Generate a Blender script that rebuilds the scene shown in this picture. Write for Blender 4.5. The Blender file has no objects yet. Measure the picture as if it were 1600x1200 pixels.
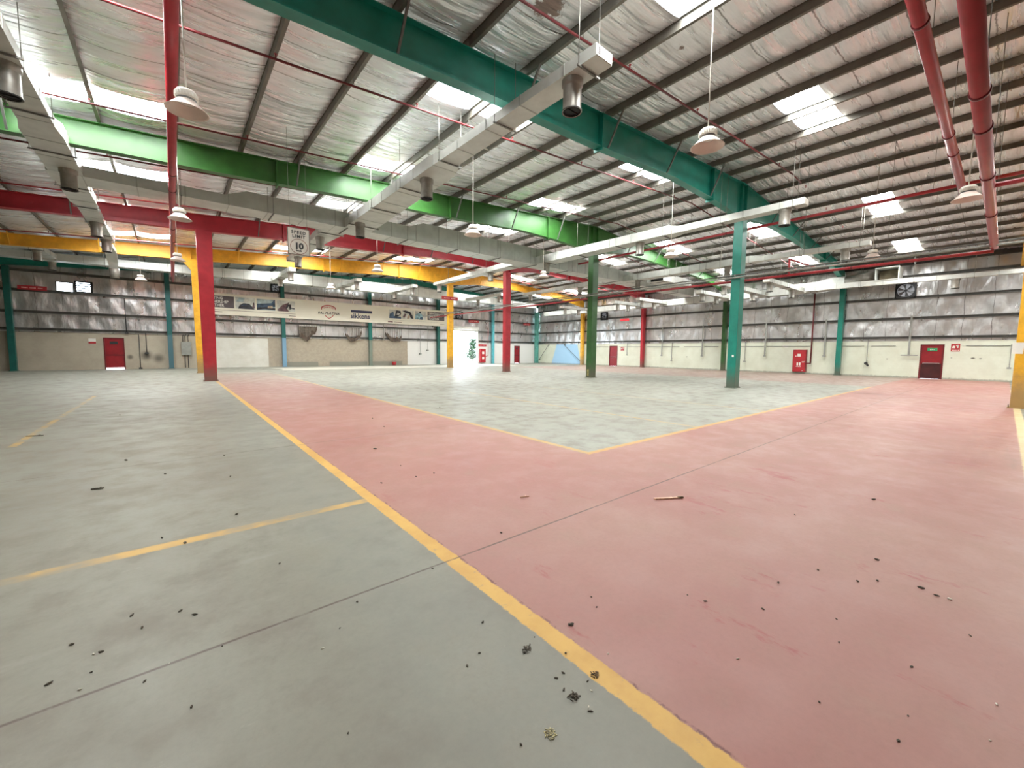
import bpy, bmesh, math, random
from mathutils import Vector, Matrix
import numpy as np

random.seed(7)
SC = bpy.context.scene
COL = SC.collection

# ------------------------------------------------------------------ camera
cam_d = bpy.data.cameras.new('camera')
cam = bpy.data.objects.new('camera', cam_d)
COL.objects.link(cam)
R_ = Vector((0.7698079, -0.63820914, 0.00921415))
U_ = Vector((0.04431808, 0.0678465, 0.99671097))
F_ = Vector((0.6367352, 0.76686762, -0.08051297))
m = Matrix((R_, U_, -F_)).transposed().to_4x4()
m.translation = Vector((0, 0, 1.6))
cam.matrix_world = m
cam_d.sensor_fit = 'HORIZONTAL'
cam_d.sensor_width = 36.0
cam_d.lens = 636.22 * 36.0 / 1600.0
cam_d.clip_start = 0.05
cam_d.clip_end = 400
SC.camera = cam

# ------------------------------------------------------------------ world, exposure
SKY_STRENGTH = 19.0
SKYLIGHT_STRENGTH = 66.0
w = bpy.data.worlds.new('world')
SC.world = w
w.use_nodes = True
bg = w.node_tree.nodes['Background']
bg.inputs[0].default_value = (0.78, 0.89, 1.0, 1)
bg.inputs[1].default_value = SKY_STRENGTH
SC.view_settings.view_transform = 'Standard'
SC.view_settings.look = 'None'
SC.view_settings.gamma = 1.0
SC.view_settings.use_curve_mapping = False
SC.view_settings.exposure = 0.0
try:
    SC.cycles.use_denoising = True
    SC.cycles.max_bounces = 10
    SC.cycles.diffuse_bounces = 6
    SC.cycles.glossy_bounces = 5
    SC.cycles.sample_clamp_indirect = 8.0
    SC.cycles.blur_glossy = 0.5
    SC.cycles.use_light_tree = True
except Exception:
    pass

# ------------------------------------------------------------------ node helpers
def srgb(r, g, b):
    def f(c):
        c /= 255.0
        return c / 12.92 if c <= 0.04045 else ((c + 0.055) / 1.055) ** 2.4
    return (f(r), f(g), f(b), 1.0)


class NT:
    def __init__(s, name):
        s.m = bpy.data.materials.new(name)
        s.m.use_nodes = True
        s.t = s.m.node_tree
        s.b = s.t.nodes['Principled BSDF']
        s._pos = None

    def n(s, typ, **kw):
        nd = s.t.nodes.new(typ)
        for k, v in kw.items():
            setattr(nd, k, v)
        return nd

    def put(s, sock, v):
        if hasattr(v, 'is_output'):
            s.t.links.new(v, sock)
        elif isinstance(v, (tuple, list)) and len(v) == 4 and len(sock.default_value) == 3:
            sock.default_value = v[:3]
        else:
            sock.default_value = v

    def math(s, op, a, b=0.0, c=None, clamp=False):
        nd = s.n('ShaderNodeMath', operation=op, use_clamp=clamp)
        s.put(nd.inputs[0], a)
        s.put(nd.inputs[1], b)
        if c is not None:
            s.put(nd.inputs[2], c)
        return nd.outputs[0]

    def mix(s, f, a, b, blend='MIX'):
        nd = s.n('ShaderNodeMix', data_type='RGBA', blend_type=blend)
        s.put(nd.inputs[0], f)
        s.put(nd.inputs[6], a)
        s.put(nd.inputs[7], b)
        return nd.outputs[2]

    def pos(s):
        if s._pos is None:
            g = s.n('ShaderNodeNewGeometry')
            sp = s.n('ShaderNodeSeparateXYZ')
            s.t.links.new(g.outputs['Position'], sp.inputs[0])
            s._pos = (g.outputs['Position'], sp.outputs[0], sp.outputs[1], sp.outputs[2])
        return s._pos

    def vec(s, scale=(1, 1, 1), src=None):
        mp = s.n('ShaderNodeMapping')
        mp.inputs['Scale'].default_value = scale
        s.t.links.new(src if src is not None else s.pos()[0], mp.inputs[0])
        return mp.outputs[0]

    def noise(s, scale, detail=4, rough=0.55, vec=None, out=0):
        nd = s.n('ShaderNodeTexNoise')
        nd.inputs['Scale'].default_value = scale
        nd.inputs['Detail'].default_value = detail
        nd.inputs['Roughness'].default_value = rough
        s.t.links.new(vec if vec is not None else s.pos()[0], nd.inputs['Vector'])
        return nd.outputs[out]

    def ramp(s, v, a, b, lo=0.0, hi=1.0):
        nd = s.n('ShaderNodeMapRange', interpolation_type='SMOOTHSTEP')
        s.put(nd.inputs[0], v)
        s.put(nd.inputs[1], a)
        s.put(nd.inputs[2], b)
        s.put(nd.inputs[3], lo)
        s.put(nd.inputs[4], hi)
        return nd.outputs[0]

    def band(s, v, lo, hi, soft=0.01):
        a = s.ramp(v, lo - soft, lo + soft)
        b = s.ramp(v, hi - soft, hi + soft)
        return s.math('SUBTRACT', a, b, clamp=True)

    def box(s, x0, x1, y0, y1, xs, ys, soft=0.01):
        return s.math('MULTIPLY', s.band(xs, x0, x1, soft), s.band(ys, y0, y1, soft))

    def bump(s, h, strength=0.3, dist=0.02):
        nd = s.n('ShaderNodeBump')
        nd.inputs['Strength'].default_value = strength
        nd.inputs['Distance'].default_value = dist
        s.t.links.new(h, nd.inputs['Height'])
        s.t.links.new(nd.outputs[0], s.b.inputs['Normal'])

    def col(s, v):
        s.put(s.b.inputs['Base Color'], v)

    def rough(s, v):
        s.put(s.b.inputs['Roughness'], v)

    def metal(s, v):
        s.put(s.b.inputs['Metallic'], v)


MATS = {}


def paint(name, c, rough=0.5, metal=0.0, var=0.12, dirt=None, scale=3.0, bump=0.0, coord='pos'):
    """a painted or plain surface with mild wear"""
    if name in MATS:
        return MATS[name]
    k = NT(name)
    src = None
    if coord == 'obj':
        tc = k.n('ShaderNodeTexCoord')
        src = tc.outputs['Object']
    n1 = k.noise(scale, 5, 0.6, src)
    dark = tuple(x * (1 - var * 2.2) for x in c[:3]) + (1,)
    lite = tuple(min(1, x * (1 + var)) for x in c[:3]) + (1,)
    cc = k.mix(k.ramp(n1, 0.3, 0.7), dark, lite)
    if dirt:
        z = k.pos()[3]
        h = k.math('ADD', z, k.math('MULTIPLY', k.noise(5.0, 4, 0.7), -0.9))
        f = k.ramp(h, dirt[1] - 0.95, dirt[1] + 0.1, 1.0, 0.0)
        cc = k.mix(k.math('MULTIPLY', f, 0.75), cc, dirt[0])
    k.col(cc)
    k.rough(rough)
    k.metal(metal)
    if bump:
        k.bump(k.noise(scale * 12, 3, 0.6, src), bump, 0.01)
    MATS[name] = k.m
    return k.m


def emit(name, c, strength):
    if name in MATS:
        return MATS[name]
    k = NT(name)
    k.col(c)
    k.put(k.b.inputs['Emission Color'], c)
    k.b.inputs['Emission Strength'].default_value = strength
    MATS[name] = k.m
    return k.m


# ------------------------------------------------------------------ big materials
def mat_floor():
    k = NT('painted_concrete_floor')
    P, X, Y, Z = k.pos()
    nb = k.noise(0.35, 5, 0.6)
    nm = k.noise(2.2, 6, 0.65)
    nf = k.noise(14, 6, 0.7)
    st = k.noise(1.0, 5, 0.65, k.vec((0.5, 2.2, 1)))
    wob = k.math('MULTIPLY', k.math('SUBTRACT', k.noise(9, 5, 0.8), 0.5), 0.05)
    Xw = k.math('ADD', X, wob)
    Yw = k.math('ADD', Y, wob)
    # bare sealed concrete with a green grey tint, marked bay and far floor paler in coat, lifted also for brighter light
    sp = k.noise(26, 5, 0.75)
    g = k.mix(k.ramp(nb, 0.3, 0.7), srgb(117, 113, 100), srgb(128, 127, 115))
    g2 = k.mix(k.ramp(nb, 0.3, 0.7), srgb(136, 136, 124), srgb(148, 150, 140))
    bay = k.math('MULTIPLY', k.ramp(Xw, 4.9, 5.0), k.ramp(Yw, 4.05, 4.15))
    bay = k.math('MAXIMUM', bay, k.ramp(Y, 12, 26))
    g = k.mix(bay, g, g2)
    g = k.mix(k.math('MULTIPLY', k.ramp(nm, 0.45, 0.7), 0.55), g, srgb(108, 100, 88))
    g = k.mix(k.math('MULTIPLY', k.ramp(st, 0.58, 0.75), 0.3), g, srgb(150, 150, 141))
    g = k.mix(k.math('MULTIPLY', k.ramp(sp, 0.35, 0.75), 0.18), g, srgb(90, 84, 74))
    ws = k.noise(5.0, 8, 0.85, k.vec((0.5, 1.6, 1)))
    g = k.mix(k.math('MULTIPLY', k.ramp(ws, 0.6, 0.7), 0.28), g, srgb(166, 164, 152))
    # a blue grey tint along the painted edge
    e = k.band(X, 0.7, 1.55, 0.35)
    g = k.mix(k.math('MULTIPLY', k.math('MULTIPLY', e, k.ramp(nm, 0.3, 0.6)), 0.4), g, srgb(126, 129, 122))
    # red paint, worn and scuffed
    r = k.mix(k.ramp(nb, 0.3, 0.72), srgb(150, 100, 92), srgb(158, 120, 109))
    r = k.mix(k.math('MULTIPLY', k.ramp(nm, 0.5, 0.75), 0.45), r, srgb(152, 126, 113))
    rs = k.noise(1.3, 6, 0.75, k.vec((1.6, 0.6, 1)))
    near = k.ramp(Y, 1.5, 3.0, 1.0, 0.35)
    r = k.mix(k.math('MULTIPLY', k.ramp(rs, 0.58, 0.68), k.math('MULTIPLY', near, 0.8)), r, srgb(146, 66, 68))
    sc = k.noise(3.5, 8, 0.85, k.vec((0.25, 1.9, 1)))
    r = k.mix(k.math('MULTIPLY', k.ramp(sc, 0.62, 0.7), 0.5), r, srgb(140, 95, 88))
    r = k.mix(k.math('MULTIPLY', k.ramp(sp, 0.35, 0.75), 0.16), r, srgb(110, 80, 72))
    m1 = k.box(1.63, 4.93, -30, 32.0, Xw, Yw)
    m2 = k.box(1.63, 39.2, -0.3, 4.10, Xw, Yw)
    m3 = k.box(26.75, 39.2, -0.3, 32.0, Xw, Yw)
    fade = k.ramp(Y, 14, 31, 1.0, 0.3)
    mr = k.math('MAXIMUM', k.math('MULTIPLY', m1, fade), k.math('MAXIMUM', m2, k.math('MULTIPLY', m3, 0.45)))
    mr = k.math('MULTIPLY', mr, k.ramp(nf, 0.18, 0.3, 0.75, 1.0))
    c = k.mix(mr, g, r)
    # yellow lines
    y1 = k.box(1.515, 1.635, -30, 30, Xw, Yw, 0.006)
    y2 = k.box(4.94, 5.05, 4.04, 30, Xw, Yw, 0.01)
    y3 = k.box(4.94, 26.8, 4.04, 4.15, Xw, Yw, 0.01)
    y4 = k.box(-7, 1.55, 4.18, 4.30, Xw, Yw, 0.02)
    y4 = k.math('MULTIPLY', y4, k.ramp(k.noise(1.1, 4, 0.7), 0.35, 0.6, 0.12, 0.8))
    y5 = k.box(4, 30, -0.42, -0.28, Xw, Yw, 0.015)
    y6 = k.math('MULTIPLY', k.box(8.6, 8.7, 4.1, 13, Xw, Yw, 0.02), 0.5)
    y7 = k.math('MULTIPLY', k.box(12.6, 12.7, 4.1, 13, Xw, Yw, 0.02), 0.4)
    y8 = k.math('MULTIPLY', k.box(-2.1, -2.0, 10, 19, Xw, Yw, 0.02), k.ramp(nm, 0.4, 0.6, 0.05, 0.55))
    wear = k.ramp(nf, 0.22, 0.42, 0.35, 1.0)
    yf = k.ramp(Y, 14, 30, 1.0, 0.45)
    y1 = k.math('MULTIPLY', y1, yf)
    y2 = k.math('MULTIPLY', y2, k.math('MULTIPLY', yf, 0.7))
    y3 = k.math('MULTIPLY', y3, 0.75)
    ym = y1
    for q in (y2, y3, y4, y6, y7, y8):
        ym = k.math('MAXIMUM', ym, q)
    ym = k.math('MULTIPLY', ym, wear)
    yc = k.mix(k.ramp(nm, 0.35, 0.65), srgb(186, 142, 62), srgb(198, 158, 82))
    c = k.mix(ym, c, yc)
    c = k.mix(k.math('MULTIPLY', y5, wear), c, srgb(190, 172, 130))
    # saw cut joints
    jm = None
    for yy in (-2.2, 2.6, 7.45, 12.2, 17.0, 21.8, 26.6, 31.4, 36.2):
        q = k.band(Y, yy - 0.009, yy + 0.009, 0.006)
        jm = q if jm is None else k.math('MAXIMUM', jm, q)
    for xx in (17.75, 33.6):
        jm = k.math('MAXIMUM', jm, k.band(X, xx - 0.012, xx + 0.012, 0.008))
    jm = k.math('MULTIPLY', jm, k.ramp(k.noise(2.5, 6, 0.8), 0.32, 0.5, 0.25, 0.85))
    c = k.mix(jm, c, srgb(74, 58, 50))
    edge = k.math('MULTIPLY', k.band(Xw, 1.635, 1.65, 0.006), k.ramp(k.noise(5, 4, 0.8), 0.45, 0.6, 0.0, 0.8))
    c = k.mix(edge, c, srgb(92, 48, 46))
    # tyre marks and dark stains
    tm = k.noise(0.9, 5, 0.7, k.vec((0.16, 1.6, 1)))
    c = k.mix(k.math('MULTIPLY', k.ramp(tm, 0.63, 0.74), 0.25), c, srgb(112, 104, 94))
    for (px, py, rr) in ((21.8, 3.45, 0.55), (19.5, 2.9, 0.18)):
        dx = k.math('SUBTRACT', X, px)
        dy = k.math('SUBTRACT', Y, py)
        d = k.math('SQRT', k.math('ADD', k.math('MULTIPLY', dx, dx), k.math('MULTIPLY', dy, dy)))
        d = k.math('ADD', d, k.math('MULTIPLY', k.math('SUBTRACT', nm, 0.5), 1.2))
        c = k.mix(k.ramp(d, rr * 0.5, rr, 0.8, 0.0), c, srgb(120, 74, 66))
    # pale patch by the far wall
    pm = k.math('MULTIPLY', k.box(7.9, 31, 34.5, 39.8, k.math('ADD', X, k.math('MULTIPLY', nb, 3)), Yw, 0.1), 0.7)
    c = k.mix(pm, c, srgb(206, 203, 190))
    k.col(c)
    k.rough(k.ramp(nm, 0.3, 0.7, 0.42, 0.58))
    k.b.inputs['Specular IOR Level'].default_value = 0.45
    k.bump(k.math('ADD', nf, k.math('MULTIPLY', jm, -1.5)), 0.08, 0.01)
    return k.m


def mat_foil(name, roof=True):
    k = NT(name)
    P, X, Y, Z = k.pos()
    n1 = k.noise(0.8, 3, 0.5, k.vec((0.45, 2.6, 1) if roof else (1.2, 1.2, 0.6)))
    n2 = k.noise(1.6, 4, 0.55, k.vec((0.3, 3.0, 1) if roof else (1.0, 1.0, 0.4)))
    n3 = k.noise(26, 3, 0.6)
    n4 = k.noise(0.45, 4, 0.6)
    c = k.mix(k.ramp(n4, 0.3, 0.7), srgb(226, 228, 232), srgb(246, 247, 250)) if roof else k.mix(k.ramp(n4, 0.3, 0.7), srgb(192, 191, 190), srgb(222, 222, 223))
    c = k.mix(k.math('MULTIPLY', k.ramp(n2, 0.55, 0.75), 0.3), c, srgb(168, 160, 152))
    if roof:
        # lap seams across the purlins, every 1.2 m, a little ragged
        yy = k.math('ADD', Y, k.math('MULTIPLY', k.math('SUBTRACT', k.noise(1.2, 4, 0.7), 0.5), 0.18))
        f = k.math('ABSOLUTE', k.math('SUBTRACT', k.math('FRACT', k.math('DIVIDE', yy, 1.2)), 0.5))
        sm = k.math('MULTIPLY', k.ramp(f, 0.0, 0.022, 1.0, 0.0), k.ramp(n1, 0.3, 0.5))
        c = k.mix(k.math('MULTIPLY', sm, 0.8), c, srgb(60, 52, 46))
        sp = k.noise(9, 3, 0.6)
        c = k.mix(k.math('MULTIPLY', k.ramp(sp, 0.72, 0.78), 0.7), c, srgb(70, 64, 60))
        # torn foil showing the brown sheet beyond
        for (px, py, rr) in ((6.0, 6.15, 0.3), (9.3, 5.2, 0.02)):
            dx = k.math('SUBTRACT', X, px)
            dy = k.math('SUBTRACT', Y, py)
            d = k.math('SQRT', k.math('ADD', k.math('MULTIPLY', dx, dx), k.math('MULTIPLY', dy, dy)))
            d = k.math('ADD', d, k.math('MULTIPLY', k.math('SUBTRACT', k.noise(3.2, 6, 0.8), 0.5), 1.0))
            c = k.mix(k.ramp(d, rr - 0.05, rr + 0.03, 0.9, 0.0), c, srgb(112, 84, 70))
    else:
        u = k.math('ADD', X, Y)
        u = k.math('ADD', u, k.math('MULTIPLY', k.math('SUBTRACT', k.noise(0.8, 3, 0.6), 0.5), 0.12))
        f = k.math('ABSOLUTE', k.math('SUBTRACT', k.math('FRACT', k.math('DIVIDE', u, 1.22)), 0.5))
        sm = k.math('MULTIPLY', k.ramp(f, 0.0, 0.025, 1.0, 0.0), k.ramp(n1, 0.3, 0.5))
        c = k.mix(k.math('MULTIPLY', sm, 0.6), c, srgb(84, 80, 76))
    k.col(c)
    k.metal(0.55 if roof else 0.74)
    k.rough(k.ramp(n2, 0.3, 0.7, 0.24, 0.38) if roof else k.ramp(n2, 0.3, 0.7, 0.26, 0.4))
    h = k.math('ADD', k.math('MULTIPLY', n1, 2.2), k.math('ADD', k.math('MULTIPLY', n2, 1.0), k.math('MULTIPLY', n3, 0.015)))
    k.bump(h, 0.7, 0.1)
    return k.m


def mat_wall_right():
    k = NT('cream_masonry')
    P, X, Y, Z = k.pos()
    n = k.noise(1.1, 6, 0.65)
    n2 = k.noise(6, 6, 0.75)
    c = k.mix(k.ramp(n, 0.3, 0.7), srgb(208, 212, 193), srgb(218, 223, 206))
    c = k.mix(k.math('MULTIPLY', k.ramp(n2, 0.58, 0.75), 0.35), c, srgb(180, 172, 142))
    f = k.math('FRACT', k.math('DIVIDE', Z, 0.2))
    c = k.mix(k.math('MULTIPLY', k.ramp(f, 0.0, 0.06, 0.14, 0.0), 1.0), c, srgb(150, 146, 128))
    # light blue bay near the corner, daylight put into the wall colour
    lo = k.math('ADD', 33.6, k.math('MULTIPLY', Z, 0.25))
    hi = k.math('ADD', 38.7, k.math('MULTIPLY', Z, -0.35))
    bm_ = k.math('MULTIPLY', k.math('GREATER_THAN', Y, lo), k.math('LESS_THAN', Y, hi))
    c = k.mix(k.math('MULTIPLY', bm_, 0.85), c, srgb(150, 196, 232))
    d = k.ramp(k.math('ADD', Z, k.math('MULTIPLY', k.math('SUBTRACT', n2, 0.5), 0.25)), 0.04, 0.16, 0.6, 0.0)
    c = k.mix(d, c, srgb(96, 92, 80))
    for (py, pz, rr) in ((1.26, 1.42, 0.12), (0.95, 1.4, 0.07), (2.2, 1.43, 0.05), (5.3, 1.3, 0.06), (20.0, 1.2, 0.1)):
        dx = k.math('SUBTRACT', Y, py)
        dy = k.math('MULTIPLY', k.math('SUBTRACT', Z, pz), 1.8)
        dd = k.math('SQRT', k.math('ADD', k.math('MULTIPLY', dx, dx), k.math('MULTIPLY', dy, dy)))
        dd = k.math('ADD', dd, k.math('MULTIPLY', k.math('SUBTRACT', n2, 0.5), 0.12))
        c = k.mix(k.ramp(dd, rr * 0.5, rr, 0.85, 0.0), c, srgb(60, 58, 52))
    k.col(c)
    k.rough(0.75)
    k.bump(n2, 0.15, 0.01)
    return k.m


def mat_wall_far():
    k = NT('patched_masonry')
    P, X, Y, Z = k.pos()
    n = k.noise(0.8, 6, 0.65)
    n2 = k.noise(4, 6, 0.75)
    xw = k.math('ADD', X, k.math('MULTIPLY', k.math('SUBTRACT', n2, 0.5), 0.12))
    c = k.mix(k.ramp(n, 0.3, 0.7), srgb(164, 155, 138), srgb(178, 170, 153))
    white = k.mix(k.ramp(n, 0.3, 0.7), srgb(204, 202, 190), srgb(220, 220, 212))
    beige = k.mix(k.ramp(n2, 0.3, 0.7), srgb(160, 150, 134), srgb(174, 164, 146))
    c = k.mix(k.box(2.3, 6.5, 0, 2.5, xw, Z, 0.03), c, white)
    c = k.mix(k.box(6.5, 19.7, -1, 4, xw, Z, 0.03), c, beige)
    c = k.mix(k.ramp(xw, 19.7, 19.75), c, srgb(224, 224, 220))
    for (a, b) in ((7.9, 10.6), (11.6, 15.3), (15.7, 19.1)):
        c = k.mix(k.math('MULTIPLY', k.box(a, b, -1, 0.42, xw, Z, 0.03), 0.8), c, srgb(126, 128, 118))
    f = k.math('FRACT', k.math('DIVIDE', Z, 0.2))
    c = k.mix(k.ramp(f, 0.0, 0.06, 0.12, 0.0), c, srgb(120, 114, 98))
    # soot around the old socket
    for (px, pz, rr) in ((-1.6, 1.0, 0.55), (-0.9, 0.8, 0.5), (-2.5, 0.9, 0.25)):
        dx = k.math('SUBTRACT', X, px)
        dz = k.math('SUBTRACT', Z, pz)
        dd = k.math('SQRT', k.math('ADD', k.math('MULTIPLY', dx, dx), k.math('MULTIPLY', dz, dz)))
        c = k.mix(k.ramp(dd, 0.05, rr, 0.75, 0.0), c, srgb(70, 66, 60))
    k.col(c)
    k.rough(0.8)
    k.bump(n2, 0.15, 0.01)
    return k.m


def mat_skylight():
    k = NT('translucent_skylight')
    P, X, Y, Z = k.pos()
    n = k.noise(2.5, 6, 0.75, k.vec((1.0, 6.0, 1)))
    f = k.math('ABSOLUTE', k.math('SUBTRACT', k.math('FRACT', k.math('DIVIDE', Y, 0.18)), 0.5))
    rib = k.ramp(f, 0.06, 0.12, 0.009, 1.0)
    s = k.math('MULTIPLY', rib, k.ramp(n, 0.40, 0.45, 0.012, 1.0))
    c = srgb(252, 253, 250)
    k.col(srgb(230, 228, 220))
    k.put(k.b.inputs['Emission Color'], c)
    k.put(k.b.inputs['Emission Strength'], k.math('MULTIPLY', s, SKYLIGHT_STRENGTH))
    return k.m


M_FLOOR = mat_floor()
M_FOIL = mat_foil('roof_foil', True)
M_WFOIL = mat_foil('wall_foil', False)
M_WR = mat_wall_right()
M_WF = mat_wall_far()
M_SKY = mat_skylight()
DIRT = (srgb(96, 88, 76), 0.55)
TEAL = paint('teal_paint', srgb(16, 122, 106), 0.42, 0, 0.07, DIRT)
TEAL_BLUE = paint('sky_teal_paint', srgb(90, 176, 186), 0.45, 0, 0.07)
GREEN = paint('green_paint', srgb(52, 104, 42), 0.42, 0, 0.08)
DGREEN = paint('dark_green_paint', srgb(44, 86, 38), 0.45, 0, 0.1, DIRT)
RED = paint('red_paint', srgb(172, 36, 48), 0.42, 0, 0.07, DIRT)
YEL = paint('yellow_paint', srgb(226, 170, 44), 0.45, 0, 0.08, (srgb(128, 112, 90), 0.9))
PIPE_RED = paint('red_pipe_paint', srgb(160, 44, 52), 0.35, 0, 0.06)
DARK_RED = paint('dark_red_paint', srgb(104, 20, 26), 0.45, 0, 0.1)
GALV = paint('galvanised_purlin', srgb(112, 108, 100), 0.5, 0.55, 0.12, None, 1.5)
GIRT = paint('grey_girt_paint', srgb(104, 104, 100), 0.55, 0.2, 0.12, None, 2.0)
DUCT = paint('pale_duct_sheet', srgb(196, 198, 192), 0.5, 0.15, 0.05, None, 2.5)
DUCTS = paint('duct_seam', srgb(168, 169, 163), 0.5, 0.3, 0.05)
SPOUT = paint('outlet_steel', srgb(150, 146, 138), 0.4, 0.35, 0.08, None, 6)
BLACK = paint('black_rubber', srgb(28, 28, 28), 0.7, 0, 0.1)
ROD = paint('steel_rod', srgb(120, 118, 112), 0.5, 0.5, 0.05)
CABLE = paint('pale_cable', srgb(206, 200, 190), 0.6, 0, 0.05)
LAMPW = paint('white_lamp_enamel', srgb(226, 222, 212), 0.4, 0, 0.04)
LAMPS = paint('lamp_shade_plastic', srgb(222, 206, 196), 0.4, 0, 0.04)
CONDUIT = paint('grey_conduit', srgb(150, 152, 146), 0.5, 0.3, 0.06)
WHITE = paint('white_board', srgb(224, 222, 214), 0.55, 0, 0.03)
SIGNW = paint('sign_white', srgb(196, 190, 178), 0.5, 0, 0.05)
INK = paint('ink_dark', srgb(44, 44, 46), 0.6, 0, 0.05)
NAVY = paint('ink_navy', srgb(58, 62, 92), 0.6, 0, 0.05)
INKR = paint('ink_red', srgb(170, 58, 62), 0.6, 0, 0.05)
GREYBOX = paint('ink_grey', srgb(92, 84, 86), 0.6, 0, 0.05)
SIGNRED = paint('sign_red', srgb(170, 36, 44), 0.5, 0, 0.06)
DOORRED = paint('door_red', srgb(136, 18, 28), 0.4, 0, 0.07)
DOORDK = paint('door_dark_red', srgb(66, 18, 18), 0.45, 0, 0.12)
EXITG = paint('exit_green', srgb(40, 150, 96), 0.5, 0, 0.05)
CHROME = paint('brushed_steel', srgb(190, 190, 188), 0.3, 0.9, 0.05)
FANB = paint('fan_black', srgb(34, 34, 36), 0.5, 0.2, 0.1)
NET = paint('torn_net', srgb(92, 80, 70), 0.9, 0, 0.2, None, 6)
LOUV = emit('daylight_louvre', (0.25, 0.26, 0.28, 1), 0.5)

# ------------------------------------------------------------------ mesh helpers
def nb():
    return bmesh.new()


def box(bm, x0, x1, y0, y1, z0, z1):
    vs = [bm.verts.new((x, y, z)) for x in (x0, x1) for y in (y0, y1) for z in (z0, z1)]
    a = [(0, 1, 3, 2), (4, 6, 7, 5), (0, 4, 5, 1), (2, 3, 7, 6), (0, 2, 6, 4), (1, 5, 7, 3)]
    for f in a:
        bm.faces.new([vs[i] for i in f])
    return vs


def cyl(bm, p0, p1, r0, r1=None, seg=12, cap=True):
    r1 = r0 if r1 is None else r1
    p0, p1 = Vector(p0), Vector(p1)
    d = (p1 - p0)
    a = d.orthogonal().normalized()
    b = d.normalized().cross(a)
    A, B = [], []
    for i in range(seg):
        t = 2 * math.pi * i / seg
        o = a * math.cos(t) + b * math.sin(t)
        A.append(bm.verts.new(p0 + o * r0))
        B.append(bm.verts.new(p1 + o * r1))
    for i in range(seg):
        j = (i + 1) % seg
        f = bm.faces.new((A[i], A[j], B[j], B[i]))
        f.smooth = True
    if cap:
        bm.faces.new(A[::-1])
        bm.faces.new(B)


def tube(bm, pts, r, seg=8):
    for a, b in zip(pts[:-1], pts[1:]):
        cyl(bm, a, b, r, r, seg)
    for p in pts[1:-1]:
        bmesh.ops.create_icosphere(bm, subdivisions=1, radius=r * 1.02, matrix=Matrix.Translation(p))


def lathe(bm, prof, seg=20, c=(0, 0, 0)):
    """prof: list of (r, z) around the z axis through c"""
    rings = []
    for (r, z) in prof:
        rings.append([bm.verts.new((c[0] + max(r, 1e-4) * math.cos(2 * math.pi * i / seg),
                                    c[1] + max(r, 1e-4) * math.sin(2 * math.pi * i / seg), c[2] + z)) for i in range(seg)])
    for A, B in zip(rings[:-1], rings[1:]):
        for i in range(seg):
            j = (i + 1) % seg
            f = bm.faces.new((A[i], A[j], B[j], B[i]))
            f.smooth = True


def bar(bm, p0, p1, wd, ht):
    """a rectangular bar from p0 to p1"""
    p0, p1 = Vector(p0), Vector(p1)
    d = (p1 - p0).normalized()
    s = d.cross(Vector((0, 0, 1)))
    if s.length < 1e-4:
        s = Vector((1, 0, 0))
    s.normalize()
    u = s.cross(d)
    vs = []
    for p in (p0, p1):
        for a, b in ((-1, -1), (1, -1), (1, 1), (-1, 1)):
            vs.append(bm.verts.new(p + s * a * wd / 2 + u * b * ht / 2))
    for f in ((3, 2, 1, 0), (4, 5, 6, 7), (0, 1, 5, 4), (1, 2, 6, 5), (2, 3, 7, 6), (3, 0, 4, 7)):
        bm.faces.new([vs[i] for i in f])


def poly_extrude(bm, pts, axis, a0, a1):
    """closed 2d outline extruded along axis ('y': pts are x,z ; 'x': pts are y,z)"""
    def mk(p, a):
        return (p[0], a, p[1]) if axis == 'y' else (a, p[0], p[1])
    A = [bm.verts.new(mk(p, a0)) for p in pts]
    B = [bm.verts.new(mk(p, a1)) for p in pts]
    n = len(pts)
    for i in range(n):
        j = (i + 1) % n
        bm.faces.new((A[i], A[j], B[j], B[i]))
    bm.faces.new(A[::-1])
    bm.faces.new(B)


def world_loc(o):
    v = Vector((0, 0, 0))
    while o is not None:
        v += o.location
        o = o.parent
    return v


def obj(name, bm, mat, parent=None, smooth=False, local=False, loc=None):
    """one mesh object. Coordinates in bm are world coordinates unless local is set."""
    if parent is not None and not local:
        bmesh.ops.translate(bm, verts=bm.verts, vec=-world_loc(parent))
    elif parent is None and loc is not None and not local:
        bmesh.ops.translate(bm, verts=bm.verts, vec=-Vector(loc))
    bmesh.ops.recalc_face_normals(bm, faces=bm.faces)
    me = bpy.data.meshes.new(name)
    bm.to_mesh(me)
    bm.free()
    if smooth:
        for p in me.polygons:
            p.use_smooth = True
    o = bpy.data.objects.new(name, me)
    if isinstance(mat, (list, tuple)):
        for x in mat:
            me.materials.append(x)
    else:
        me.materials.append(mat)
    COL.objects.link(o)
    if parent is not None:
        o.parent = parent
    elif loc is not None:
        o.location = loc
    return o


def tag(o, label, cat, group=None, kind=None):
    o['label'] = label
    o['category'] = cat
    if group:
        o['group'] = group
    if kind:
        o['kind'] = kind
    return o


def thing(name, label, cat, loc=(0, 0, 0), group=None):
    o = bpy.data.objects.new(name, None)
    o.empty_display_size = 0.1
    COL.objects.link(o)
    o.location = loc
    return tag(o, label, cat, group)


def struct(o):
    o['kind'] = 'structure'
    return o


def copy_tree(root, loc, label=None, group=None):
    r = root.copy()
    COL.objects.link(r)
    r.location = loc
    if label:
        r['label'] = label
    if group:
        r['group'] = group
    for ch in list(root.children):
        c = ch.copy()
        COL.objects.link(c)
        c.parent = r
        for g in list(ch.children):
            d = g.copy()
            COL.objects.link(d)
            d.parent = c
    return r


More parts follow.
